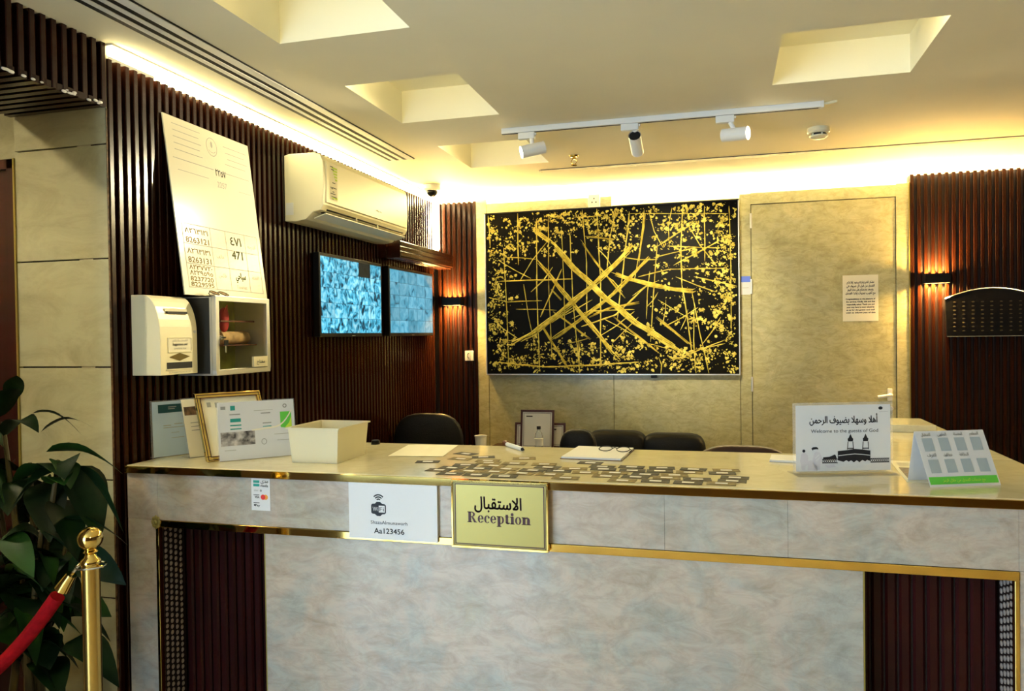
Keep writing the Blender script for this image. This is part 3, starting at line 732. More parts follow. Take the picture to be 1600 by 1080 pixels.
# welcome sign
t = thing('welcome_sign', 'acrylic stand with white welcome sign showing a black cubic shrine and minarets', 'sign', (.3575,2.597,ZT), (0,0,R(17.2)))
MB().box(-.158,.158,0,.004,.004,.224).obj('acrylic_panel', m_acr, t, w=False)
MB().box(-.158,.158,-.045,.05,0,.004).obj('acrylic_foot', m_acr, t, w=False)
MB().box(-.150,.150,-.0016,-.0004,.010,.216).obj('printed_sheet', m_paper, t, w=False)
O = (0,-.0022,0)
def px(X, Y):   # position on the sign as a share of its printed sheet
    return (-.150+.300*X, .216-.206*Y)
def P_(l): return poly2d([px(*p) for p in l])
kx = []
kx.append(P_([(.44,.70),(.55,.685),(.62,.67),(.72,.685),(.785,.70),(.785,.86),(.75,.84),(.73,.865),(.70,.84),(.67,.875),(.64,.845),(.61,.875),(.58,.845),(.555,.865),(.53,.84),(.50,.865),(.44,.84)]))
for mx_ in (.575,.735):
    for s in (-1,1): kx.append(P_([(mx_+s*.026-.004,.56),(mx_+s*.026+.004,.56),(mx_+s*.032+.004,.68),(mx_+s*.032-.004,.68)]))
    kx.append(P_([(mx_-.034,.655),(mx_+.034,.655),(mx_+.034,.67),(mx_-.034,.67)]))
    kx.append(P_([(mx_-.026,.555),(mx_-.030,.515),(mx_-.018,.50),(mx_-.008,.465),(mx_,.44),(mx_+.008,.465),(mx_+.018,.50),(mx_+.030,.515),(mx_+.026,.555)]))
for a0, a1 in ((.275,.44),(.785,.985)):
    kx.append(P_([(a0,.815),(a1,.815),(a1,.828),(a0,.828)])); kx.append(P_([(a0,.872),(a1,.872),(a1,.884),(a0,.884)]))
    n = int((a1-a0)/.022)
    for i in range(n): c0 = px(a0+.011+.022*i,.852); kx.append(ring2d(c0[0],c0[1],(.0036,.005),(.002,.0032),0,360,10))
kx.append(P_([(.285,.79),(.35,.785),(.41,.75),(.42,.77),(.43,.815),(.285,.815)]))
kx.append(disc2d(*px(.895,.055),.007,.005))
kx.append(P_([(.160,.655),(.178,.635),(.215,.632),(.232,.645),(.236,.67),(.215,.665),(.180,.672),(.178,.69)]))
kx.append(disc2d(*px(.082,.690),.0050,.0048))
letters(t, m_ink, [(arabic('أهلا وسهلا بضيوف الرحمن'),.030,.001,.160,.215,.0006),('Welcome to the guests of God',.0155,.004,.130,.213)], O, extra=kx)
m_pil = M('pale_grey_print', (.60,.57,.60), .6)
letters(t, m_pil, [], (0,-.0020,0), 'grey_figures', extra=[P_([(.055,.74),(.075,.715),(.10,.72),(.125,.76),(.13,.90),(.10,.91),(.095,.985),(.06,.985),(.05,.90),(.04,.84)]),P_([(.13,.84),(.16,.83),(.20,.90),(.23,.93),(.22,.985),(.12,.985)]),P_([(.19,.73),(.21,.70),(.25,.715),(.275,.80),(.255,.90),(.25,.985),(.215,.985),(.17,.86)]),P_([(.30,.91),(.40,.90),(.42,.94),(.33,.95)])])
letters(t, m_paper, [], (0,-.0026,0), 'white_details', extra=[P_([(.445,.765),(.53,.752),(.62,.742),(.70,.752),(.782,.768),(.782,.776),(.70,.762),(.62,.752),(.53,.762),(.445,.775)]),P_([(.195,.80),(.24,.745),(.247,.755),(.205,.81)]),P_([(.205,.84),(.25,.785),(.256,.795),(.215,.85)])])
letters(t, m_ink, [('.......',.010,.128,.192,.026)], O, 'logo_caption')

# tent card with captions (its square codes are left blank)
t = thing('tent_card', 'white folded tent card with rows of captions and green lower band', 'tent card', (.6625,2.4565,ZT), (0,0,R(21.4)))
k = math.tan(R(26)); hh = .150
shear(MB().box(-.108,.108,0,.0012,0,hh),k).obj('front_panel', m_paper, t, w=False)
kb = -(.104-hh*k)/hh
mb = MB().box(-.108,.108,0,.0012,0,hh-.001); mb.v = [(p[0], p[1]+.104+p[2]*kb, p[2]) for p in mb.v]; mb.obj('back_panel', m_paper, t, w=False)
bars(t, m_green, [(-.105,.104,.007,.027)], k, -.0008, 'green_band')
mb = MB(); write(mb, arabic('مع خدمات الفندق من خلال الرمز'), (0,-.0014,0), UX, VZ, .011, 0, .014, .13); shear(mb,k).obj('band_lettering', m_lime, t, w=False, recalc=False)
for i, sx, z in [(i,q,.137) for i, q in enumerate(('الاستقبال','المقهى','المغسلة','المطعم'))]+[(i,q,.081) for i, q in enumerate(('الغرف','خدمة الغرف','النظافة'))]:
    mb = MB(); write(mb, arabic(sx), (0,-.0009,0), UX, VZ, .012, -.076+.050*i, z, .028, .0002); shear(mb,k).obj('caption_lettering', m_grey, t, w=False, recalc=False)
m_pbg = M('pale_blue_grey', (.36,.42,.45), .6)
for i in range(4):
    for z in (.095,.037): bars(t, m_pbg, [(-.092+.050*i,-.060+.050*i,z,z+.036)], k, -.0008, 'blank_square')

t = thing('printed_sheet', 'cream printed sheet with brown ornament block lying under the tent card', 'paper', (.615,2.68,ZT+.0006), (0,0,R(-4)))
MB().box(-.085,.085,-.20,.20,0,.0008).obj('sheet', m_paperc, t, w=False)
MB().rect(-.075,.06,-.14,.06,(0,0,.0012),(1,0,0),(0,1,0)).obj('ornament_print', m_brown, t, w=False)
mb = MB()
for i in range(6): mb.rect(-.07,.02,.09+.012*i,.093+.012*i,(0,0,.0012),(1,0,0),(0,1,0))
mb.obj('printed_lines', m_grey, t, w=False)

# scattered cards
random.seed(11)
m_card = M('dark_card_print', (.007,.005,.004), .6, spec=.15, var=.5, scale=40)
m_card2 = M('gold_card_print', (.17,.12,.035), .6, spec=.15, var=.6, scale=50)
cm = []
for mt in (m_card, m_card2):
    me = MB().box(-.042,.042,-.026,.026,0,.0008).mesh('card_body'); me.materials.append(mt); cm.append(me)
lm = MB().rect(-.018,.018,-.009,.011,(0,0,.0011),(1,0,0),(0,1,0)).mesh('white_panel'); lm.materials.append(m_paper)
ln = MB().rect(-.036,.036,-.021,-.018,(0,0,.0011),(1,0,0),(0,1,0)).rect(-.036,.036,.017,.019,(0,0,.0011),(1,0,0),(0,1,0)).mesh('gold_lines'); ln.materials.append(m_card2)
def card(x, y, a, kind, label, group, z=0):
    t = thing('small_card', label, 'card', (x,y,ZT+.0004+z), (0,0,R(a)), group)
    b = inst(cm[kind], 'card_body', t, (0,0,0)); inst(lm, 'white_panel', t, (0,0,0)); inst(ln, 'print_lines', t, (0,0,0))
LB = 'small printed card in the crowded rows along the counter front'
rows = ((2.352,-.86,.06,.094),(2.410,-.915,.08,.093),(2.468,-.89,.07,.092),(2.526,-.86,.075,.094),(2.584,-.80,.06,.100))
k = 0
for ri, (yy, xa, xb, st) in enumerate(rows):
    x = xa
    while x < xb:
        if random.random() > .08:
            card(x+random.uniform(-.006,.006), yy+random.uniform(-.008,.008), random.uniform(-7,7), 1 if random.random() < .36 else 0, LB, 'cards in rows on the counter', .0002*(k % 5))
        k += 1; x += st
for x, y, a, kd, lb in ((-1.02,2.565,12,0,'lone dark card nearest the loose sheet of paper'),(-.945,2.765,-20,0,'dark card beside the top corner of the loose sheet'),(-.855,2.70,18,0,'dark card lying askew behind the card rows'),
                        (-.925,2.648,-8,1,'gold toned card lying just behind the card rows, left end'),(-.70,2.70,14,1,'gold toned card lying below the marker pen'),(-.45,2.648,-4,0,'dark card lying in front of the white paper pad'),(-.815,2.625,5,1,'gold toned card lying between the rows and the askew card')):
    card(x,y,a,kd,lb,'loose cards on the counter')

# ------------------------------------------------------------------ things on the left wall
RZ = (0,0,math.pi/2)      # local x runs along the wall, -y out of it
# licence board leaning on the key cabinet
BL = Vector((-2.0,2.539,1.7215)); TLp = Vector((-2.078,2.597,2.43)); BRp = Vector((-2.0,3.077,1.7285))
U_ = (BRp-BL).normalized(); V_ = (TLp-BL); V_ = (V_-U_*V_.dot(U_)*.6).normalized(); Y_ = V_.cross(U_).normalized()
t = thing('licence_board', 'large white licence board with number table leaning above the key cabinet', 'notice board')
t.matrix_world = Matrix(((U_.x,Y_.x,V_.x,BL.x),(U_.y,Y_.y,V_.y,BL.y),(U_.z,Y_.z,V_.z,BL.z),(0,0,0,1)))
W, Hh = .556, .715
m_board = M('white_board', (.56,.54,.42), .22)
MB().box(0,W,0,.005,0,Hh).obj('panel', m_board, t, w=False)
O = (0,-.0008,0)
mb = MB()
for r in ((.03,.03,.535,.004,0),): pass
def hl(x0,x1,z,th=.0032): mb.rect(x0,x1,z,z+th,O)
def vl(x,z0,z1,th=.0030): mb.rect(x,x+th,z0,z1,O)
for z in (.03,.125,.205,.285): hl(.03,.53,z)
for x in (.03,.20,.30,.435,.53): vl(x,.03,.285)
hl(.03,.28,.545); hl(.30,.53,.545)
mb.flat(ring2d(.285,.645,(.036,.040),(.033,.037)), O, UX, VZ); mb.flat(disc2d(.285,.655,.006,.014), O, UX, VZ); mb.flat(ring2d(.285,.63,(.022,.010),(.019,.008),180,360), O, UX, VZ)
for i in range(5): hl(.045,.215-.012*(i % 2),.685-.026*i,.003)
for i in range(4): hl(.365+.01*(i % 3),.53-.02*(i % 2),.665-.026*i,.003)
hl(.05,.24,.50,.0025); hl(.44,.53,.48,.0025)
mb.obj('table_lines', m_grey, t, w=False)
m_ofade = M('faded_brown_ink', (.22,.16,.05), .6)
letters(t, m_ofade, [('٨٢٦٣١٢١',.030,.115,.250,.14,.0006),('8263121',.032,.115,.212,.14,.0006),('٨٢٦٣١٣١',.030,.115,.168,.14,.0006),('8263131',.032,.115,.132,.14,.0006),
   ('٨٢٣٧٧٢٠',.026,.115,.104,.14,.0005),('٨٢٢٩٥٩٥',.026,.115,.082,.14,.0005),('8237720',.025,.115,.058,.14,.0005),('8229595',.025,.115,.036,.14,.0005)], O, 'faded_numbers')
m_olive = M('olive_ink', (.07,.08,.01), .6)
letters(t, m_olive, [('٤٧١',.050,.37,.232,.075,.0012),('471',.050,.37,.172,.075,.0014),(arabic('سياحي'),.040,.375,.085,.07,.0012)], O, 'olive_numbers')
letters(t, m_ink, [('٢٢٥٧',.042,.325,.525,.07,.0004)], O, 'licence_number')
letters(t, m_grey, [('2257',.036,.325,.475,.065),('Tourist',.024,.375,.042,.075),(arabic('الدرجة'),.026,.483,.23,.06),(arabic('الفئة'),.026,.483,.09,.05),(arabic('هاتف'),.024,.25,.165,.05),(arabic('فاكس'),.024,.25,.085,.05)], O, 'fine_lettering')

# suggestion box
t = thing('suggestion_box', 'cream wall suggestion box with rounded top, slot and diamond', 'suggestion box', (XL,2.471,1.417), RZ)
w2 = .103
pr = [(-.001,0),(-.124,0),(-.124,.150)]
for i in range(1,9):
    a = math.pi/2*i/8; pr.append((-.055-.069*math.cos(a), .150+.146*math.sin(a)))
pr += [(-.001,.297)]
body = MB().prism(pr,-w2,w2,'x').obj('body', m_cream, t, w=False, bevel=.002)
MB().box(-.055,.055,-.119,-.096,.228,.236).obj('paper_slot', m_dark, t, w=False)
MB().box(-.060,.060,-.113,-.100,.236,.247).obj('slot_lip', m_cream, t, w=False)
mb = MB()
for r in ((-.062,.068,.085+.052,.139),(-.062,.068,.083,.085),(-.062,-.060,.085,.137),(.066,.068,.085,.137)): mb.box(r[0],r[1],-.127,-.123,r[2],r[3])
mb.obj('label_frame', m_cream, t, w=False)
MB().rect(-.060,.066,.085,.137,(0,-.1248,0)).obj('label', m_paperc, t, w=False)
letters(t, m_grey, [(arabic('الاقتراحات والشكاوى'),.012,.003,.124,.085),('Suggestions and',.013,.003,.109,.08,.0003),('complaints box',.011,.003,.094,.068)], (0,-.1254,0))
mb = MB().flat(([(-.058,.066),(0,.051),(.058,.066),(0,.081)],[(0,1,2,3)]),(0,-.1252,0),UX,VZ); mb.obj('diamond_window', M('bronze_film', (.16,.11,.025), .3), t, w=False)
MB().rect(-.070,.070,.022,.046,(0,-.1252,0)).obj('collection_window', m_dark, t, w=False)
MB().box(-.073,.073,-.127,-.123,.017,.022).obj('window_sill', m_cream, t, w=False)
letters(t, m_lgrey, [('SUGGESTION BOX',.008,0,.006,.12)], (0,-.1252,0), 'embossed_lettering')
MB().cyl((.088,-.1235,.16),(.088,-.127,.16),.006,n=10).obj('lock', m_alu, t, w=False)

# key cabinet with glass door
t = thing('key_cabinet', 'aluminium framed glass fronted wall cabinet with keys in its lock', 'cabinet', (XL,2.801,1.403), RZ)
w2, d, hh = .186, .18, .316
for nm, bx, mt in (('back_panel',(-w2,w2,-.006,-.001,0,hh),m_felt),('side_panel',(-w2,-w2+.006,-d+.02,-.006,0,hh),m_alu),('side_panel',(w2-.006,w2,-d+.02,-.006,0,hh),m_alu),
                   ('bottom_panel',(-w2+.006,w2-.006,-d+.02,-.006,0,.006),m_alu),('top_panel',(-w2,w2,-d+.02,-.001,hh-.005,hh),m_cream)):
    MB().box(*bx).obj(nm, mt, t, w=False)
MB().box(-w2-.0012,-w2,-d+.03,-.008,.008,hh-.008).obj('side_sheet', M('dark_grey_sheet', (.03,.03,.028), .4), t, w=False)
dr = MB().box(-w2,w2,-d,-d+.020,0,.020).box(-w2,w2,-d,-d+.020,hh-.020,hh).box(-w2,-w2+.022,-d,-d+.020,.020,hh-.020).box(w2-.022,w2,-d,-d+.020,.020,hh-.020).obj('door', m_alu, t, w=False, bevel=.002)
MB().box(-w2+.022,w2-.022,-d+.009,-d+.012,.020,hh-.020).obj('pane', m_glass, dr, w=False)
MB().cyl((-w2+.035,-d-.004,.150),(-w2+.035,-d+.009,.150),.008,n=14).obj('lock', m_chrome, dr, w=False)
mb = MB().cyl((-w2+.035,-d-.006,.150),(-w2+.035,-d-.018,.150),.003,n=8); mb.box(-w2+.030,-w2+.055,-d-.016,-d-.013,.118,.140); mb.obj('key_head', m_black, dr, w=False)
MB().box(-w2+.036,-w2+.043,-d-.0155,-d-.0135,.090,.118).obj('key_blade', m_chrome, dr, w=False)
lb = MB().box(w2-.125,w2-.024,-d-.002,-d+.008,.024,.068).obj('paper_label', m_paperc, dr, w=False)
letters(lb, m_grey, [(arabic('مفتاح'),.020,w2-.075,.040,.06,.0004)], (0,-d-.0026,0))
MB().box(-.075,-.060,-.10,-.08,.010,hh-.008).obj('post', m_wood, t, w=False)
MB().box(-.060,w2-.01,-.12,-.010,.115,.120).obj('shelf', m_wood, t, w=False)
MB().box(-.060,w2-.01,-.11,-.10,.215,.222).obj('rail', m_wood, t, w=False)
p = thing('cloth_pouch', 'red cloth pouch hanging inside the glass cabinet', 'pouch', (XL,2.80,1.573), RZ)
MB().ell((-.010,-.09,.055),.026,.015,.052,14,8,.8).obj('bag', M('red_cloth', (.45,.02,.012), .7), p, w=False, smooth=True)
MB().tube([(-.02,-.10,.09),(-.01,-.106,.115),(0,-.10,.09)], .002, 6).obj('string', m_red, p, w=False)
p = thing('bandage_roll', 'tan cloth roll lying on the shelf inside the glass cabinet', 'roll', (XL,2.88,1.524), RZ)
MB().cyl((-.115,-.08,.028),(.07,-.08,.028),.027,n=18).obj('roll_body', M('tan_cloth', (.55,.36,.14), .8, var=.3, scale=30), p, w=False, smooth=True)
MB().cyl((-.116,-.08,.028),(.071,-.08,.028),.008,n=10).obj('core', m_wood, p, w=False)
spectacles('dark rimmed tinted spectacles lying on top of the glass cabinet', (-1.945,2.70,1.7225), (R(-62),0,R(95)), m_tint)

# split air conditioner
t = thing('air_conditioner', 'white split air conditioner high on the ribbed wall above the screens', 'air conditioner', (XL,3.935,2.128), RZ)
w2 = .520
pr = [(-.001,0),(-.001,.326),(-.03,.332),(-.17,.330),(-.203,.318),(-.216,.285),(-.219,.16),(-.214,.075),(-.200,.046),(-.16,.040),(-.115,.004),(-.06,-.004)]
MB().prism(pr,-w2,w2,'x').obj('casing', m_cream, t, w=False, bevel=.004, smooth=False)
MB().box(-w2+.02,w2-.02,-.2225,-.214,.085,.292).obj('front_panel', m_cream, t, w=False, bevel=.003)
vb = MB(); vb.add([(-w2+.05,-.2065,.057),(w2-.05,-.2065,.057),(w2-.05,-.168,.0425),(-w2+.05,-.168,.0425),(-w2+.05,-.2055,.060),(w2-.05,-.2055,.060),(w2-.05,-.166,.050),(-w2+.05,-.166,.050)],
   [(0,1,2,3),(7,6,5,4),(0,4,5,1),(1,5,6,2),(2,6,7,3),(3,7,4,0)])
vb.v = [(p[0],p[1]-.004,p[2]-.004) for p in vb.v]; vb.obj('outlet_slot', m_dark, t, w=False)
lv = MB(); lv.add([(-w2+.03,-.212,.030),(w2-.03,-.212,.030),(w2-.03,-.148,.010),(-w2+.03,-.148,.010),(-w2+.03,-.212,.035),(w2-.03,-.212,.035),(w2-.03,-.148,.015),(-w2+.03,-.148,.015)],
   [(0,1,2,3),(7,6,5,4),(0,4,5,1),(1,5,6,2),(2,6,7,3),(3,7,4,0)]); lv.obj('louvre', m_cream, t, w=False)
for x in (-.16,.10): MB().box(x-.004,x+.004,-.214,-.17,.030,.058).obj('louvre_pin', m_cream, t, w=False)
MB().box(-w2-.0015,-w2,-.05,-.008,.03,.09).obj('side_clip', m_white, t, w=False)
lab = MB().rect(-w2+.05,-w2+.135,.105,.290,(0,-.2228,0)).obj('energy_label', m_paperc, t, w=False); lab['label'] = 'yellow green energy label'
mb = MB()
for i, z in enumerate((.262,.248,.234,.220,.206,.112)): mb.rect(-w2+.075+.008*i*(i < 5),-w2+.13,z,z+.009,(0,-.2232,0))
mb.obj('label_bars', m_lime, lab, w=False)
mb = MB()
for i, z in enumerate((.268,.255,.19,.165,.16,.145,.135,.12,.108)): mb.rect(-w2+.058+.010*(i % 3),-w2+.085+.012*(i % 4),z,z+.004,(0,-.2236,0))
mb.obj('label_print', m_ink, lab, w=False)
MB().tube([(.06,-.2235,.128),(.075,-.2235,.133),(.09,-.2235,.126),(.11,-.2235,.130),(.13,-.2235,.127)], .0015, 5).obj('logo_mark', m_lgrey, t, w=False)

# wooden pipe box below the unit, running into the corner
t = thing('pipe_box', 'ribbed brown wooden pipe box on the wall between air conditioner and corner', 'pipe box', (XL,4.985,2.055), RZ)
MB().box(-.49,.485,-.135,-.001,.002,.094).obj('body', m_slat, t, w=False)
rb = MB().prism([(0,-.016),(-.010,-.016),(-.014,-.010),(-.014,.010),(-.010,.016),(0,.016)],-.492,.487,'x').mesh('slat'); rb.materials.append(m_slat)
for z in (.018,.049,.080): inst(rb,'slat',t,(0,-.135,z))
for y in (-.118,-.080,-.042): 
    o = inst(rb,'slat',t,(0,y,.003),(math.pi/2,0,0))
MB().box(-.494,-.490,-.150,-.001,-.012,.098).obj('end_strip', m_slat, t, w=False)

# screens
def screen_mat(name, sharp):
    mt, nt, b = base_mat(name); N = nt.nodes.new; L = nt.links.new
    tc = N('ShaderNodeTexCoord'); sp = N('ShaderNodeSeparateXYZ'); L(tc.outputs['Object'], sp.inputs[0])
    def mth(op, a, c=None):
        n = N('ShaderNodeMath'); n.operation = op
        for i, q in enumerate((a,c)):
            if q is None: continue
            if isinstance(q,(int,float)): n.inputs[i].default_value = q
            else: L(q, n.inputs[i])
        return n.outputs[0]
    u = mth('MULTIPLY', mth('ADD', sp.outputs[0], .372), 5/.744); v = mth('MULTIPLY', sp.outputs[2], 5/.412)
    fu, fv = mth('FLOOR',u), mth('FLOOR',v)
    cb = N('ShaderNodeCombineXYZ'); L(fu, cb.inputs[0]); L(fv, cb.inputs[1])
    wn = N('ShaderNodeTexWhiteNoise'); wn.noise_dimensions = '2D'; L(cb.outputs[0], wn.inputs['Vector'])
    c2 = N('ShaderNodeCombineXYZ'); L(mth('ADD', mth('MULTIPLY',u,1.6), mth('MULTIPLY',wn.outputs[0],40)), c2.inputs[0]); L(mth('ADD', mth('MULTIPLY',v,.8), mth('MULTIPLY',fu,7.3)), c2.inputs[1])
    nz = N('ShaderNodeTexNoise'); nz.inputs['Scale'].default_value = 1.9 if sharp else 1.2; nz.inputs['Detail'].default_value = 4 if sharp else 2; nz.inputs['Distortion'].default_value = 1.2
    L(c2.outputs[0], nz.inputs['Vector'])
    rp = N('ShaderNodeValToRGB'); el = rp.color_ramp.elements
    if sharp:
        el[0].position = .33; el[0].color = (.003,.02,.035,1); el[1].position = .66; el[1].color = (.36,.80,.95,1); e = el.new(.42); e.color = (.012,.18,.30,1); e = el.new(.50); e.color = (.07,.50,.74,1)
    else:
        el[0].position = .26; el[0].color = (.02,.10,.16,1); el[1].position = .68; el[1].color = (.22,.60,.78,1); e = el.new(.38); e.color = (.07,.38,.56,1)
    L(nz.outputs[0], rp.inputs[0])
    br = mth('ADD', mth('MULTIPLY', wn.outputs[0], .35), .75)
    eu, ev_ = mth('ABSOLUTE', mth('SUBTRACT', mth('FRACT',u), .5)), mth('ABSOLUTE', mth('SUBTRACT', mth('FRACT',v), .5))
    edge = mth('SUBTRACT', 1, mth('MULTIPLY', mth('GREATER_THAN', mth('MAXIMUM',eu,ev_), .48), .5))
    blk = mth('SUBTRACT', 1, mth('MULTIPLY', mth('MULTIPLY', mth('COMPARE',fu,3), mth('COMPARE',fv,4)), .99)) if sharp else 1.0
    st = mth('MULTIPLY', mth('MULTIPLY', br, edge), blk)
    b.inputs['Base Color'].default_value = (.004,.004,.005,1); b.inputs['Roughness'].default_value = .6; b.inputs['Specular IOR Level'].default_value = .1
    L(rp.outputs[0], b.inputs['Emission Color']); L(mth('MULTIPLY', st, .55 if sharp else .42), b.inputs['Emission Strength'])
    return mt
for yc, lbl, sh in ((4.045,'wall screen nearer the counter showing a sharp grid of camera views',True),(4.925,'wall screen nearer the corner showing a blurred grid of camera views',False)):
    t = thing('surveillance_screen', lbl, 'screen', (XL,yc,1.560), RZ, 'surveillance screens on the wall')
    MB().box(-.386,.386,-.048,-.012,-.010,.440).obj('bezel', m_black, t, w=False, bevel=.003)
    MB().box(-.25,.25,-.012,-.001,.08,.33).obj('wall_mount', m_black, t, w=False)
    MB().rect(-.372,.372,0,.412,(0,0,0)).obj('display', screen_mat('camera_grid_'+('sharp' if sh else 'soft'), sh), t, w=False).location = (0,-.0486,.010)
    MB().rect(-.02,.02,-.006,-.003,(0,-.0486,0)).obj('logo_mark', m_grey, t, w=False)

# ------------------------------------------------------------------ painting
PX0, PX1, PZ0, PZ1 = -1.694, .108, 1.254, 2.445
t = thing('abstract_painting', 'large black canvas with gold flakes and crossing gold strokes on the back wall', 'painting', ((PX0+PX1)/2, YB, PZ0))
PW, PH = PX1-PX0, PZ1-PZ0
m_canvas = M('black_canvas', (.0022,.0018,.001), .42, spec=.08, var=.5, scale=4, col2=(.007,.006,.0015))
MB().box(-PW/2+.006,PW/2-.006,-.045,-.001,.006,PH-.006).obj('canvas', m_canvas, t, w=False)
for r in ((-PW/2,PW/2,0,.007),(-PW/2,PW/2,PH-.007,PH)): MB().box(r[0],r[1],-.050,-.001,r[2],r[3]).obj('frame_bar', m_alu if r[2] == 0 else m_black, t, w=False)
for x in (-PW/2,PW/2-.007): MB().box(x,x+.007,-.050,-.001,.007,PH-.007).obj('frame_bar', m_alu, t, w=False)
def pp(zx, zy):     # point of the canvas from a measured sketch of the picture
    u = (zx-74)/(1402-74); top = 155-80*u; bot = 990+5*u
    return (-PW/2+PW*min(.992,max(.008,u)), PH*(1-min(.99,max(.01,(zy-top)/(bot-top)))))
random.seed(21)
def stroke(pts, w, d, rough=.45):
    P = [Vector((*pp(*p),)) for p in pts]
    # resample
    out = []
    for i in range(len(P)-1):
        n = max(2, int((P[i+1]-P[i]).length/.03))
        for j in range(n): out.append(P[i].lerp(P[i+1], j/n))
    out.append(P[-1]); mb = MB(); n = len(out)
    strands = 5 if w > .011 else 1
    for sd in range(strands):
        off = 0 if strands == 1 else w*(.42*(2*sd/(strands-1)-1)) + random.uniform(-.06,.06)*w
        i0 = random.randint(0, max(0,n//9)) if strands > 1 else 0; i1 = n-(random.randint(0, max(0,n//9)) if strands > 1 else 0)
        ws = w*.5*(1 if strands == 1 else random.uniform(.22,.38)); ph = random.uniform(0,6.28); base = len(mb.v); m_ = i1-i0
        for q, i in enumerate(range(i0,i1)):
            p = out[i]; tg = (out[min(i+1,n-1)]-out[max(i-1,0)]).normalized(); nr = Vector((-tg.y, tg.x))
            ww = ws*(1+random.uniform(-rough,rough)*.6)*(.3 if q in (0,m_-1) else 1)
            p = p + nr*(off + w*.10*math.sin(ph+q*.7))
            a, b = p+nr*ww, p-nr*ww
            mb.v += [(a.x,-.0452,a.y),(p.x,-.0452-d*random.uniform(.6,1),p.y),(b.x,-.0452,b.y)]
        mb.f += [(base+3*q+c,base+3*q+c+1,base+3*q+c+4,base+3*q+c+3) for q in range(m_-1) for c in (0,1)]
    mb.obj('gold_stroke', m_goldpaint, t, w=False)
S = 1.25e-3
for pts, w in (([(430,290),(560,430),(740,600),(900,730),(1140,885)],26),([(360,385),(480,530),(640,720),(800,918)],19),([(222,832),(330,780),(470,680),(640,545),(780,420),(910,280)],24),
               ([(435,812),(600,700),(770,570),(960,378)],19),([(740,448),(850,490),(960,520),(1080,545),(1175,556),(1205,545)],19),([(385,730),(530,962)],11),([(598,288),(700,430),(832,592)],9),
               ([(450,660),(650,808)],9),([(905,615),(760,640),(640,690)],10),([(990,690),(1170,845)],12),([(770,690),(1010,885)],10),([(440,545),(495,602)],10),([(950,520),(780,680),(600,740)],8),
               ([(350,240),(440,300)],20),([(380,690),(500,440)],8),([(150,505),(560,492)],7),([(95,590),(200,612),(390,604)],6),([(740,300),(780,285),(620,270)],9),([(130,925),(400,950),(700,940),(900,925)],8),
               ([(900,480),(1060,440),(1340,435)],6),([(1050,320),(1300,330)],6),([(1000,320),(1180,200)],7),([(1080,420),(1310,290)],7),([(940,150),(900,420)],9),([(640,660),(880,650)],6)):
    stroke(pts, w*S, .006)
for x0, y0, x1, y1, w in ((95,165,105,330,6),(262,150,262,420,6),(180,330,200,960,5),(290,520,345,830,4),(365,180,372,970,6),(430,170,440,900,4),(500,230,512,760,4),(545,250,590,985,5),(612,120,630,700,5),(690,120,700,920,6),
    (790,130,740,440,6),(860,140,790,700,6),(935,130,880,500,5),(960,150,1030,330,5),(1000,300,960,820,5),(1075,120,1060,330,4),(1130,90,1120,520,6),(1120,520,1165,870,6),(1235,110,1235,400,5),(1170,560,1250,985,5),
    (1355,110,1360,760,4),(1180,640,1185,990,6),(155,400,330,490,5),(190,380,360,390,5),(245,650,470,655,4),(330,560,450,430,6),(270,500,420,300,5),(440,720,560,640,6),(470,700,660,600,5),(550,700,700,640,5),
    (690,330,760,420,5),(830,380,1000,390,5),(870,580,1000,500,5),(720,700,900,800,5),(680,800,880,660,5),(1030,740,1200,640,5),(1060,920,1330,810,5),(1220,830,1310,690,5),(940,640,1000,560,5),(1040,600,1020,730,5),
    (1160,700,1000,600,4),(1110,760,1150,650,4),(820,560,700,450,5),(560,170,720,160,4),(860,150,1350,150,4),(760,830,900,690,4),(1180,860,1330,830,5),(1000,900,1010,985,5),(585,800,585,985,5),(120,700,250,800,5),(640,800,520,830,5),(960,450,940,700,4),
    (980,380,1180,330,5),(1180,480,1390,530,6),(1090,480,1290,560,5),(1150,200,1290,420,5),(900,820,1060,860,4)):
    stroke([(x0,y0),((x0+x1)/2+random.uniform(-12,12),(y0+y1)/2+random.uniform(-6,6)),(x1,y1)], w*S*1.05, .003)
mb = MB()
def dens(u, v):
    e = min(u*1.5, (1-u)*1.25, v*.85, (1-v)*.9)
    d = math.exp(-((e-.06)/.10)**2)*1.1
    if u > .68: d = max(d, .33)
    if v > .72: d = max(d, .42)
    if v < .2: d = max(d, .45)
    if e < .028: d *= .35
    return d
cl = []
for i in range(1250):
    u, v = random.random(), random.random()
    if random.random() < dens(u,v): cl.append((u,v,random.uniform(.008,.030)))
nfl = 0
for u, v, r in cl:
    for j in range(random.randint(6,17)):
        a = random.uniform(0,6.28); q = abs(random.gauss(0,r))
        fu, fv = u+q*math.cos(a)*.8, v+q*math.sin(a)
        if not (.012 < fu < .988 and .015 < fv < .985): continue
        s = random.choice((.003,.004,.005,.007,.010,.014))*random.uniform(.7,1.2); n = random.randint(5,7); ph = random.uniform(0,6.28); sq = random.uniform(.35,1); rt = random.uniform(0,3.14)
        cx_, cz_ = -PW/2+PW*fu, PH*fv; base = len(mb.v)
        for q2 in range(n):
            tt = ph+6.283*q2/n; rr = s*random.uniform(.5,1.1); lx, lz = rr*math.cos(tt), rr*sq*math.sin(tt)
            mb.v.append((min(PW/2-.01,max(-PW/2+.01,cx_+lx*math.cos(rt)-lz*math.sin(rt))), -.0460-random.uniform(0,.0012), min(PH-.01,max(.01,cz_+lx*math.sin(rt)+lz*math.cos(rt)))))
        mb.v.append((cx_,-.0490,cz_)); nfl += 1
        mb.f += [(base+q2, base+(q2+1) % n, base+n) for q2 in range(n)]
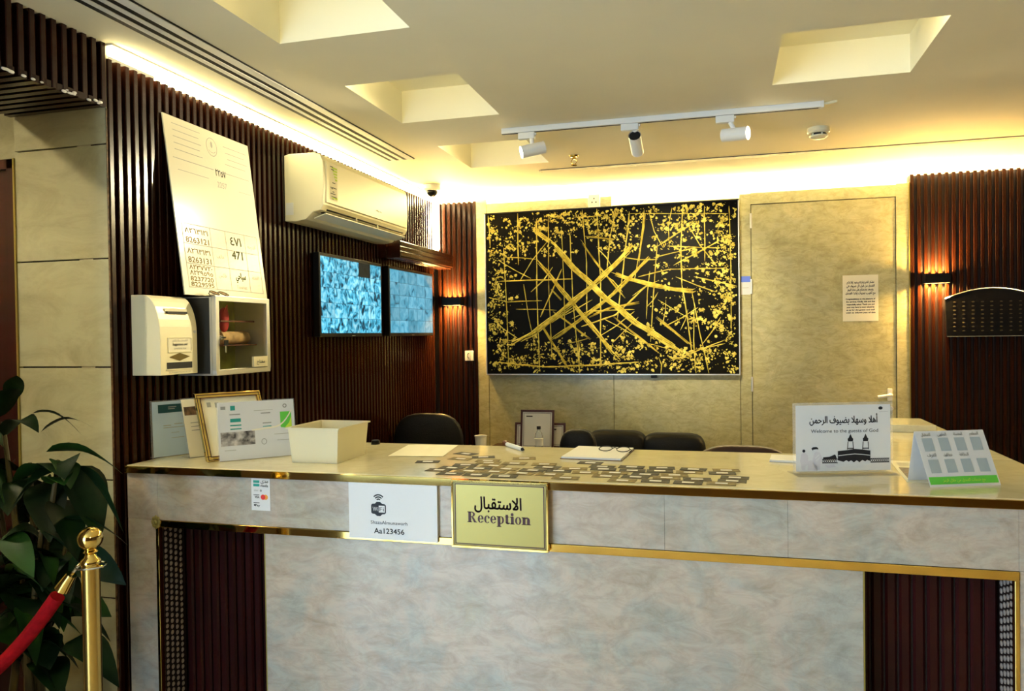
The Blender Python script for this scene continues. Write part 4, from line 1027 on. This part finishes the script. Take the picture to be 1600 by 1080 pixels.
fl = mb.obj('gold_flakes', m_goldpaint, t, w=False); fl['kind'] = 'stuff'
MB().box(.30,.34,-.03,-.001,-.022,0).obj('wall_clip', m_black, t, w=False)

# ------------------------------------------------------------------ other things on the back wall
def sconce(label, xc, zc):
    t = thing('wall_sconce', label, 'wall lamp', (xc,YB,zc), group='up and down wall lamps')
    MB().box(-.072,.072,-.090,-.084,-.030,.030).box(-.072,.072,-.006,0,-.030,.030).box(-.072,-.066,-.084,-.006,-.030,.030).box(.066,.072,-.084,-.006,-.030,.030).box(-.066,.066,-.084,-.006,-.004,.004).obj('housing', m_black, t, w=False)
    for s in (-1,1):
        for x in (-.045,0,.045):
            MB().lathe((x,-.040,s*.0045),[(.017,0),(.017,s*.0015)],14).obj('lamp_lens', m_sconce, t, w=False)
sconce('black up and down wall lamp on the ribs right of the marble door', 1.308, 1.870)
sconce('black up and down wall lamp on the ribs by the far screen', -1.950, 1.803)

t = thing('light_switch', 'small white switch plate with black mark on the corner ribs', 'switch', (-1.838,YB,1.395))
MB().box(-.034,.034,-.012,-.0005,-.038,.038).obj('plate', m_white, t, w=False, bevel=.003)
MB().box(-.012,.008,-.0145,-.012,-.024,.024).obj('rocker', m_white, t, w=False, bevel=.001)
mb = MB().flat(ring2d(-.004,.0,(.012,.020),(.007,.014),70,290),(0,-.0150,0),UX,VZ); mb.obj('black_mark', m_ink, t, w=False)
t = thing('wall_socket', 'white socket plate above the painting', 'socket', (-.884,YB,2.497))
MB().box(-.043,.043,-.010,-.0005,-.048,.048).obj('plate', m_white, t, w=False, bevel=.003)
for x, z in ((0,.016),(-.014,-.010),(.014,-.010)): MB().box(x-.004,x+.004,-.0108,-.0098,z-.005,z+.005).obj('pin_hole', m_dark, t, w=False)
MB().box(-.044,.044,-.012,-.0005,-.053,-.049).obj('lower_lip', m_grey, t, w=False)

t = thing('paper_notice', 'cream paper notice with lines of black text on the marble door', 'notice', (.870,YB+.004,1.607))
MB().box(-.108,.108,-.0012,-.0002,0,.303).obj('sheet', m_paperc, t, w=False)
letters(t, m_ink, [(arabic('نشكر لكم زيارتكم ونود إبلاغكم'),.020,.0,.250,.165,.0006),(arabic('الفندق من قبل كل ضيوف في'),.020,0,.226,.17,.0006),(arabic('ونسعد بخدمتكم على مدار اليوم'),.020,0,.202,.155,.0006),(arabic('مع أطيب تمنيات إدارة الفندق'),.020,0,.178,.18,.0006),
    ('Congratulations to the pleasure of',.013,0,.142,.178,.0006),('the services. Kindly, this and that',.013,0,.124,.175,.0006),('respectfully asked. Thank you and',.013,0,.106,.168,.0006),('your stay here is most valued by',.013,0,.088,.168,.0006),('us as for the guests and staff',.013,0,.070,.172,.0006),('wish to inform you of this',.013,0,.052,.178,.0006)], (0,-.0018,0))

t = thing('blue_white_patch', 'small blue and white patch on the door frame beside the painting', 'sticker', (.148,YB,1.80))  # flat two-tone patch, blue band above white, thin grey line
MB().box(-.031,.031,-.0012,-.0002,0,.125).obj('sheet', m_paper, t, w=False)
MB().rect(-.031,.031,.085,.125,(0,-.0017,0)).obj('blue_band', M('patch_blue', (.10,.18,.75), .5), t, w=False)
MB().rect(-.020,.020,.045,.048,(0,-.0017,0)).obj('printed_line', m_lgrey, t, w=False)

# dark arched plaque with silver rim
t = thing('arched_plaque', 'black arched plaque with silver rim on the ribs beside the wall lamp', 'plaque', (1.625,YB,1.500))
ar_ = [(-.262+.524*i/20, .240+.062*(1-((i-10)/10)**2)) for i in range(21)]
MB().prism([(-.252,0),(.252,0)]+[(.262,.240)]+list(reversed(ar_[:-1]))[0:20],-.030,-.0005,'y').obj('panel', m_black, t, w=False)
MB().tube([(p[0],-.030,p[1]) for p in ar_], .0035, 6).obj('silver_rim', m_chrome, t, w=False, smooth=True)
MB().box(-.252,.252,-.033,-.029,-.0015,.0015).obj('lower_rim', m_grey, t, w=False)
dm = MB().ell((0,0,0),.009,.002,.004,8,4).mesh('stud'); dm.materials.append(M('dull_bronze', (.06,.05,.03), .35, .6))
for i in range(9):
    for j in range(8): inst(dm,'stud',t,(-.21+.0525*i,-.0305,.035+.026*j))

# ------------------------------------------------------------------ furniture behind the counter
t = thing('console_table', 'low dark console table against the back wall', 'table', (-1.325,5.10,0))
MB().box(-.295,.295,-.30,.36,.72,.75).obj('tabletop', m_slat, t, w=False, bevel=.002)
for x in (-.265,.265):
    for y in (-.27,.33): MB().box(x-.025,x+.025,y-.025,y+.025,0,.72).obj('leg', m_slat, t, w=False)
MB().box(-.27,.27,-.25,.32,.55,.57).obj('shelf', m_slat, t, w=False)
def cert(label, x, y, w, h, mt, rz=0, z=.75):
    t = thing('certificate_frame', label, 'picture frame', (x,y,z), (0,0,R(rz)))
    k = math.tan(R(9))
    for r in ((-w/2,w/2,0,.014),(-w/2,w/2,h-.014,h)): shear(MB().box(r[0],r[1],-.008,.008,r[2],r[3]),k).obj('frame_bar', mt, t, w=False)
    for xx in (-w/2,w/2-.014): shear(MB().box(xx,xx+.014,-.008,.008,.014,h-.014),k).obj('frame_bar', mt, t, w=False)
    shear(MB().box(-w/2+.014,w/2-.014,-.004,.006,.014,h-.014),k).obj('backing', m_paper, t, w=False)
    mb = MB()
    for r in ((-w/2+.022,w/2-.022,.022,.0245),(-w/2+.022,w/2-.022,h-.0245,h-.022),(-w/2+.022,-w/2+.0245,.022,h-.022),(w/2-.0245,w/2-.022,.022,h-.022),(-w/2+.04,-w/2+.085,h-.048,h-.040)): mb.rect(*r,(0,-.0048,0))
    shear(mb,k).obj('printed_lines', m_ink, t, w=False)
    return t
cert('dark framed white certificate standing in front on the console table', -1.258,5.20,.238,.270,m_maroon)
cert('dark framed certificate half hidden at the left on the console table', -1.365,5.29,.150,.172,m_maroon)
cert('dark framed certificate half hidden at the right on the console table', -1.150,5.29,.150,.172,m_maroon)
t = thing('water_bottle', 'small clear water bottle with dark cap before the framed certificate', 'bottle', (-1.175,4.92,.75))
MB().lathe((0,0,0),[(.026,0),(.028,.01),(.028,.06),(.0265,.065),(.028,.07),(.028,.125),(.022,.15),(.012,.165),(.011,.178)],20).obj('body', M('clear_plastic', (.85,.92,.97), .08, trans=.8, ior=1.2), t, w=False, smooth=True)
MB().lathe((0,0,0),[(.0135,.176),(.0135,.196),(0,.197)],16).obj('cap', m_ink, t, w=False, smooth=True)
MB().lathe((0,0,0),[(.0286,.07),(.0286,.115)],20).obj('paper_band', m_paper, t, w=False, smooth=True)
t = thing('paper_cup', 'plain white paper cup standing on the console table', 'cup', (-1.555,4.86,.75))
MB().lathe((0,0,0),[(.030,0),(.040,.128),(.0425,.130),(.0425,.134),(.038,.133),(.029,.006),(0,.006)],24).obj('cup_body', m_white, t, w=False, smooth=True)
MB().lathe((0,0,0),[(.0,.118),(.036,.118)],20).obj('drink', m_brown, t, w=False)

# settee
t = thing('settee', 'black leather settee with rounded cushioned back against the back wall', 'sofa', (-.52,4.95,0))
def cushion(name, c, r, parent, mat=m_leather, p=.38): return MB().ell(c,*r,28,14,p).obj(name, mat, parent, w=False, smooth=True)
cushion('back_cushion',(-.19,.30,.62),(.215,.09,.268),t); cushion('back_cushion',(.19,.30,.615),(.215,.09,.262),t)
cushion('seat_cushion',(-.19,-.02,.40),(.21,.30,.075),t); cushion('seat_cushion',(.19,-.02,.40),(.21,.30,.075),t)
MB().box(-.42,.42,-.30,.36,.12,.34).obj('base', m_leather, t, w=False, bevel=.02)
for x in (-.42,.42): cushion('armrest',(x,.02,.36),(.06,.33,.24),t)
for x in (-.38,.38):
    for y in (-.24,.30): MB().cyl((x,y,0),(x,y,.13),.02,.025,12).obj('leg', m_chrome, t, w=False)

def office_chair(label, loc, rz, mat, w=.22, top=.92, hb=.22):
    t = thing('office_chair', label, 'chair', loc, (0,0,R(rz)))
    cushion('seat',(0,0,.48),(.24,.24,.05),t,mat,.5)
    MB().ell((0,.22,top-hb),w,.05,hb,28,14,.62).obj('backrest', mat, t, w=False, smooth=True)
    MB().tube([(0,.05,.45),(0,.22,.44),(0,.26,.52),(0,.255,top-hb)], .02, 8).obj('back_bracket', m_black, t, w=False, smooth=True)
    MB().cyl((0,0,.10),(0,0,.45),.025,n=12).obj('gas_lift', m_chrome, t, w=False, smooth=True)
    for i in range(5):
        a = 2*math.pi*i/5
        lg = MB().tube([(0,0,.11),(.15*math.cos(a),.15*math.sin(a),.10),(.22*math.cos(a),.22*math.sin(a),.075)], [.025,.02,.016], 8).obj('leg', m_black, t, w=False, smooth=True)
        MB().cyl((.22*math.cos(a)-.012*math.sin(a),.22*math.sin(a)+.012*math.cos(a),.03),(.22*math.cos(a)+.012*math.sin(a),.22*math.sin(a)-.012*math.cos(a),.03),.03,n=14).obj('castor', m_black, lg, w=False)
    return t
office_chair('black swivel chair with small rounded back before the settee', (-.835,4.28,0), 0, m_leather, .115, .987, .20)
office_chair('brown leather swivel chair, its curved top just above the counter', (.085,3.75,0), 0, m_brownl, .25, .988, .22)
office_chair('black leather swivel chair in the dark ribbed corner', (-1.83,4.48,0), 8, m_leather, .235, 1.045, .27)

# ------------------------------------------------------------------ rope barrier and plant
t = thing('stanchion_post', 'brass barrier post with ball top in front of the plant', 'barrier post', (-1.752,1.80,0))
MB().lathe((0,0,0),[(.15,0),(.15,.012),(.13,.025),(.05,.045),(.03,.06)],36).obj('base', m_gold, t, w=False, smooth=True)
MB().lathe((0,0,0),[(.0245,.05),(.0245,.915)],28).obj('tube', M('brushed_brass', (.62,.42,.12), .24, 1), t, w=False, smooth=True)
MB().lathe((0,0,0),[(.0245,.905),(.028,.912),(.026,.922),(.017,.930),(.014,.938),(.020,.945),(.014,.952)],24).obj('collar', m_gold, t, w=False, smooth=True)
MB().ell((0,0,.983),.0345,.0345,.0345,24,14).obj('ball', m_gold, t, w=False, smooth=True)
mb = MB().tube([(.040*math.cos(a),.040*math.sin(a),.905) for a in [2*math.pi*i/20 for i in range(21)]], .0025, 6); mb.obj('ring', m_chrome, t, w=False, smooth=True)
for s in (-1,1): MB().tube([(s*.024,0,.905),(s*.042,0,.905)], .004, 6).obj('ring_lug', m_gold, t, w=False)
t = thing('stanchion_post', 'second brass barrier post out in the corridor', 'barrier post', (-2.95,1.62,0))
MB().lathe((0,0,0),[(.15,0),(.15,.012),(.13,.025),(.05,.045),(.03,.06)],36).obj('base', m_gold, t, w=False, smooth=True)
MB().lathe((0,0,0),[(.0245,.05),(.0245,.93)],28).obj('tube', m_gold, t, w=False, smooth=True)
MB().ell((0,0,.975),.0345,.0345,.0345,24,14).obj('ball', m_gold, t, w=False, smooth=True)
t = thing('barrier_rope', 'red velvet barrier rope with brass ends hanging from the brass post', 'rope', (-2.35,1.71,.5))
def rp_(s):
    x = -1.820+(-2.885+1.820)*s; y = 1.80-.18*s
    z = .875-1.62*s+1.60*s*s
    return (x,y,z)
MB().tube([rp_(s/24) for s in range(0,25) if 0 < s < 24], .021, 12).obj('velvet', m_velvet, t, smooth=True)
for a, b in ((0.0,.028),(1.0,.972)): MB().tube([rp_(a),rp_(b)], [.015,.0215], 14).obj('brass_end', m_gold, t, smooth=True)
p0, p1 = Vector(rp_(0)), Vector(rp_(1))
MB().tube([p0,p0.lerp(Vector((-1.792,1.80,.905)),.6),(-1.790,1.80,.907)], .004, 6).obj('hook', m_chrome, t, smooth=True)
MB().tube([p1,(-2.912,1.62,.895)], .004, 6).obj('hook', m_chrome, t, smooth=True)

t = thing('potted_plant', 'large dark green leafy plant in a pot left of the counter', 'plant', (-2.22,1.99,0))
L0 = root_loc(t)
MB().lathe((0,0,0),[(.13,0),(.16,.30),(.168,.31),(.168,.33),(.150,.33),(.145,.28),(0,.28)],30).obj('pot', m_pot, t, w=False, smooth=True)
MB().lathe((0,0,0),[(0,.285),(.146,.285)],24).obj('soil', m_soil, t, w=False)
random.seed(8)
stems = []
for i in range(7):
    a = random.uniform(0,6.28); tx, ty, tz = -2.22+random.uniform(-.22,.26), 1.99+random.uniform(-.10,.10), random.uniform(.85,1.32)
    b0 = Vector((-2.22+.06*math.cos(a),1.99+.06*math.sin(a),.28)); b1 = Vector((tx,ty,tz))
    md = b0.lerp(b1,.5)+Vector((random.uniform(-.03,.03),random.uniform(-.03,.03),0))
    pts = [b0,md,b1]; stems.append(pts)
    MB().tube([b0,b0.lerp(md,.5),md,md.lerp(b1,.5),b1], [.013,.012,.011,.009,.006], 8).obj('stem', m_stem, t, smooth=True)
def leaf(base, tip, w, sag, roll, mat):
    base, tip = Vector(base), Vector(tip); d = tip-base; Ln = d.length; dx = d.normalized()
    up = Vector((0,0,1)); sd = dx.cross(up); sd = sd.normalized() if sd.length > .05 else Vector((1,0,0)); nm = sd.cross(dx).normalized()
    sd, nm = (sd*math.cos(roll)+nm*math.sin(roll)), (nm*math.cos(roll)-sd*math.sin(roll))
    mb = MB(); n = 9
    for i in range(n+1):
        s = i/n
        ww = w*.5*(math.sin(math.pi*min(1,s**.72*1.0))**.8 if 0 < s < 1 else 0.02)
        c = base + d*s + up*(sag*4*s*(1-s)) 
        for q in (-1,-.5,0,.5,1):
            mb.v.append(c + sd*(ww*q) + nm*(abs(q)*ww*.30 - .004*abs(math.sin(s*22))*abs(q)))
    mb.f = [(i*5+j,i*5+j+1,i*5+j+6,i*5+j+5) for i in range(n) for j in range(4)]
    o = mb.obj('leaf', mat, t, smooth=True, recalc=False)
    return o
# leaves whose outline shows against the pier and the counter
for b, tp, w, sg, rl, mt in (((-2.06,1.95,1.20),(-1.835,2.02,1.125),.085,.035,.5,m_leaf2),((-2.10,1.97,1.26),(-1.975,2.05,1.265),.045,.035,.2,m_leaf),((-2.12,1.96,1.32),(-1.99,2.02,1.245),.05,.03,.3,m_leaf),
    ((-1.98,1.96,1.14),(-1.80,1.98,.95),.10,.05,.9,m_leaf),((-1.95,1.95,1.16),(-1.86,1.95,.93),.12,.03,-.5,m_leaf),((-1.99,1.93,.99),(-1.775,1.97,.915),.07,.03,.5,m_leaf),((-1.98,1.95,.86),(-1.768,1.95,.800),.105,.03,-1.2,m_leaf),
    ((-2.18,1.90,.83),(-1.935,1.85,.765),.085,.03,.8,m_leaf2),((-2.15,1.88,.95),(-2.0,1.84,.84),.08,.02,-.6,m_leaf2),((-2.30,1.90,1.22),(-2.13,1.86,1.05),.15,.04,.8,m_leaf2),((-2.2,1.96,1.36),(-2.17,1.95,1.44),.06,.01,.2,m_leaf),
    ((-2.26,1.95,1.30),(-2.14,1.93,1.40),.07,.02,.4,m_leaf),((-2.05,1.93,.72),(-1.83,1.95,.62),.10,.04,.4,m_leaf),((-2.0,1.95,.60),(-1.82,1.97,.47),.11,.04,-.3,m_leaf),((-2.12,1.90,.72),(-1.99,1.83,.58),.10,.03,.6,m_leaf2),
    ((-2.03,1.95,1.05),(-1.90,1.90,.88),.12,.03,.2,m_leaf),((-2.08,1.96,1.10),(-2.0,1.90,.93),.12,.03,-.2,m_leaf)):
    leaf(b,tp,w,sg,rl,mt)
for i in range(95):
    st = random.choice(stems); s = random.uniform(.25,1.0)
    b = (st[0].lerp(st[1],s*2) if s < .5 else st[1].lerp(st[2],s*2-1))
    a = random.uniform(0,6.283); ln_ = random.uniform(.15,.25)
    tp = b+Vector((math.cos(a)*ln_*.85, math.sin(a)*ln_*.5, random.uniform(-.14,.05)))
    tp.x = min(tp.x,-1.90); tp.y = min(2.20,max(1.86,tp.y))
    leaf(b, tp, random.uniform(.08,.13), random.uniform(.015,.05), random.uniform(-.7,.7), m_leaf2 if random.random() < .25 else m_leaf)
# added lobby downlights (out of view, behind the viewer) for warm fill light
m_down = emit('added_lobby_downlight', (1,.80,.36), 1150)
for i, (x,y) in enumerate(((-.9,-1.1),(1.2,-1.1),(-3.2,-1.0))):
    t = thing('added_downlight', 'added round lobby downlight unseen behind the viewer, ' + ('left of the viewer','right of the viewer','near the glazing')[i], 'added ceiling lamp', (x,y,ZC), group='added lobby downlights')
    MB().lathe((0,0,0),[(.075,-.001),(.075,-.010),(.058,-.010)],28,False).obj('ring', m_white, t, w=False, smooth=True)
    MB().lathe((0,0,0),[(.057,-.008),(0,-.008)],24).obj('diffuser', m_down, t, w=False)
# assumed corridor ceiling lamp, added out of view, that lights the pier
t = thing('added_downlight', 'assumed round downlight in the corridor ceiling out of view', 'added ceiling lamp', (-2.80,1.35,ZC))
MB().lathe((0,0,0),[(.07,-.001),(.07,-.012),(.055,-.012)],28,False).obj('ring', m_white, t, w=False, smooth=True)
MB().lathe((0,0,0),[(.055,-.010),(0,-.010)],24).obj('diffuser', emit('assumed_downlight_diffuser', (1,.90,.64), 640), t, w=False)
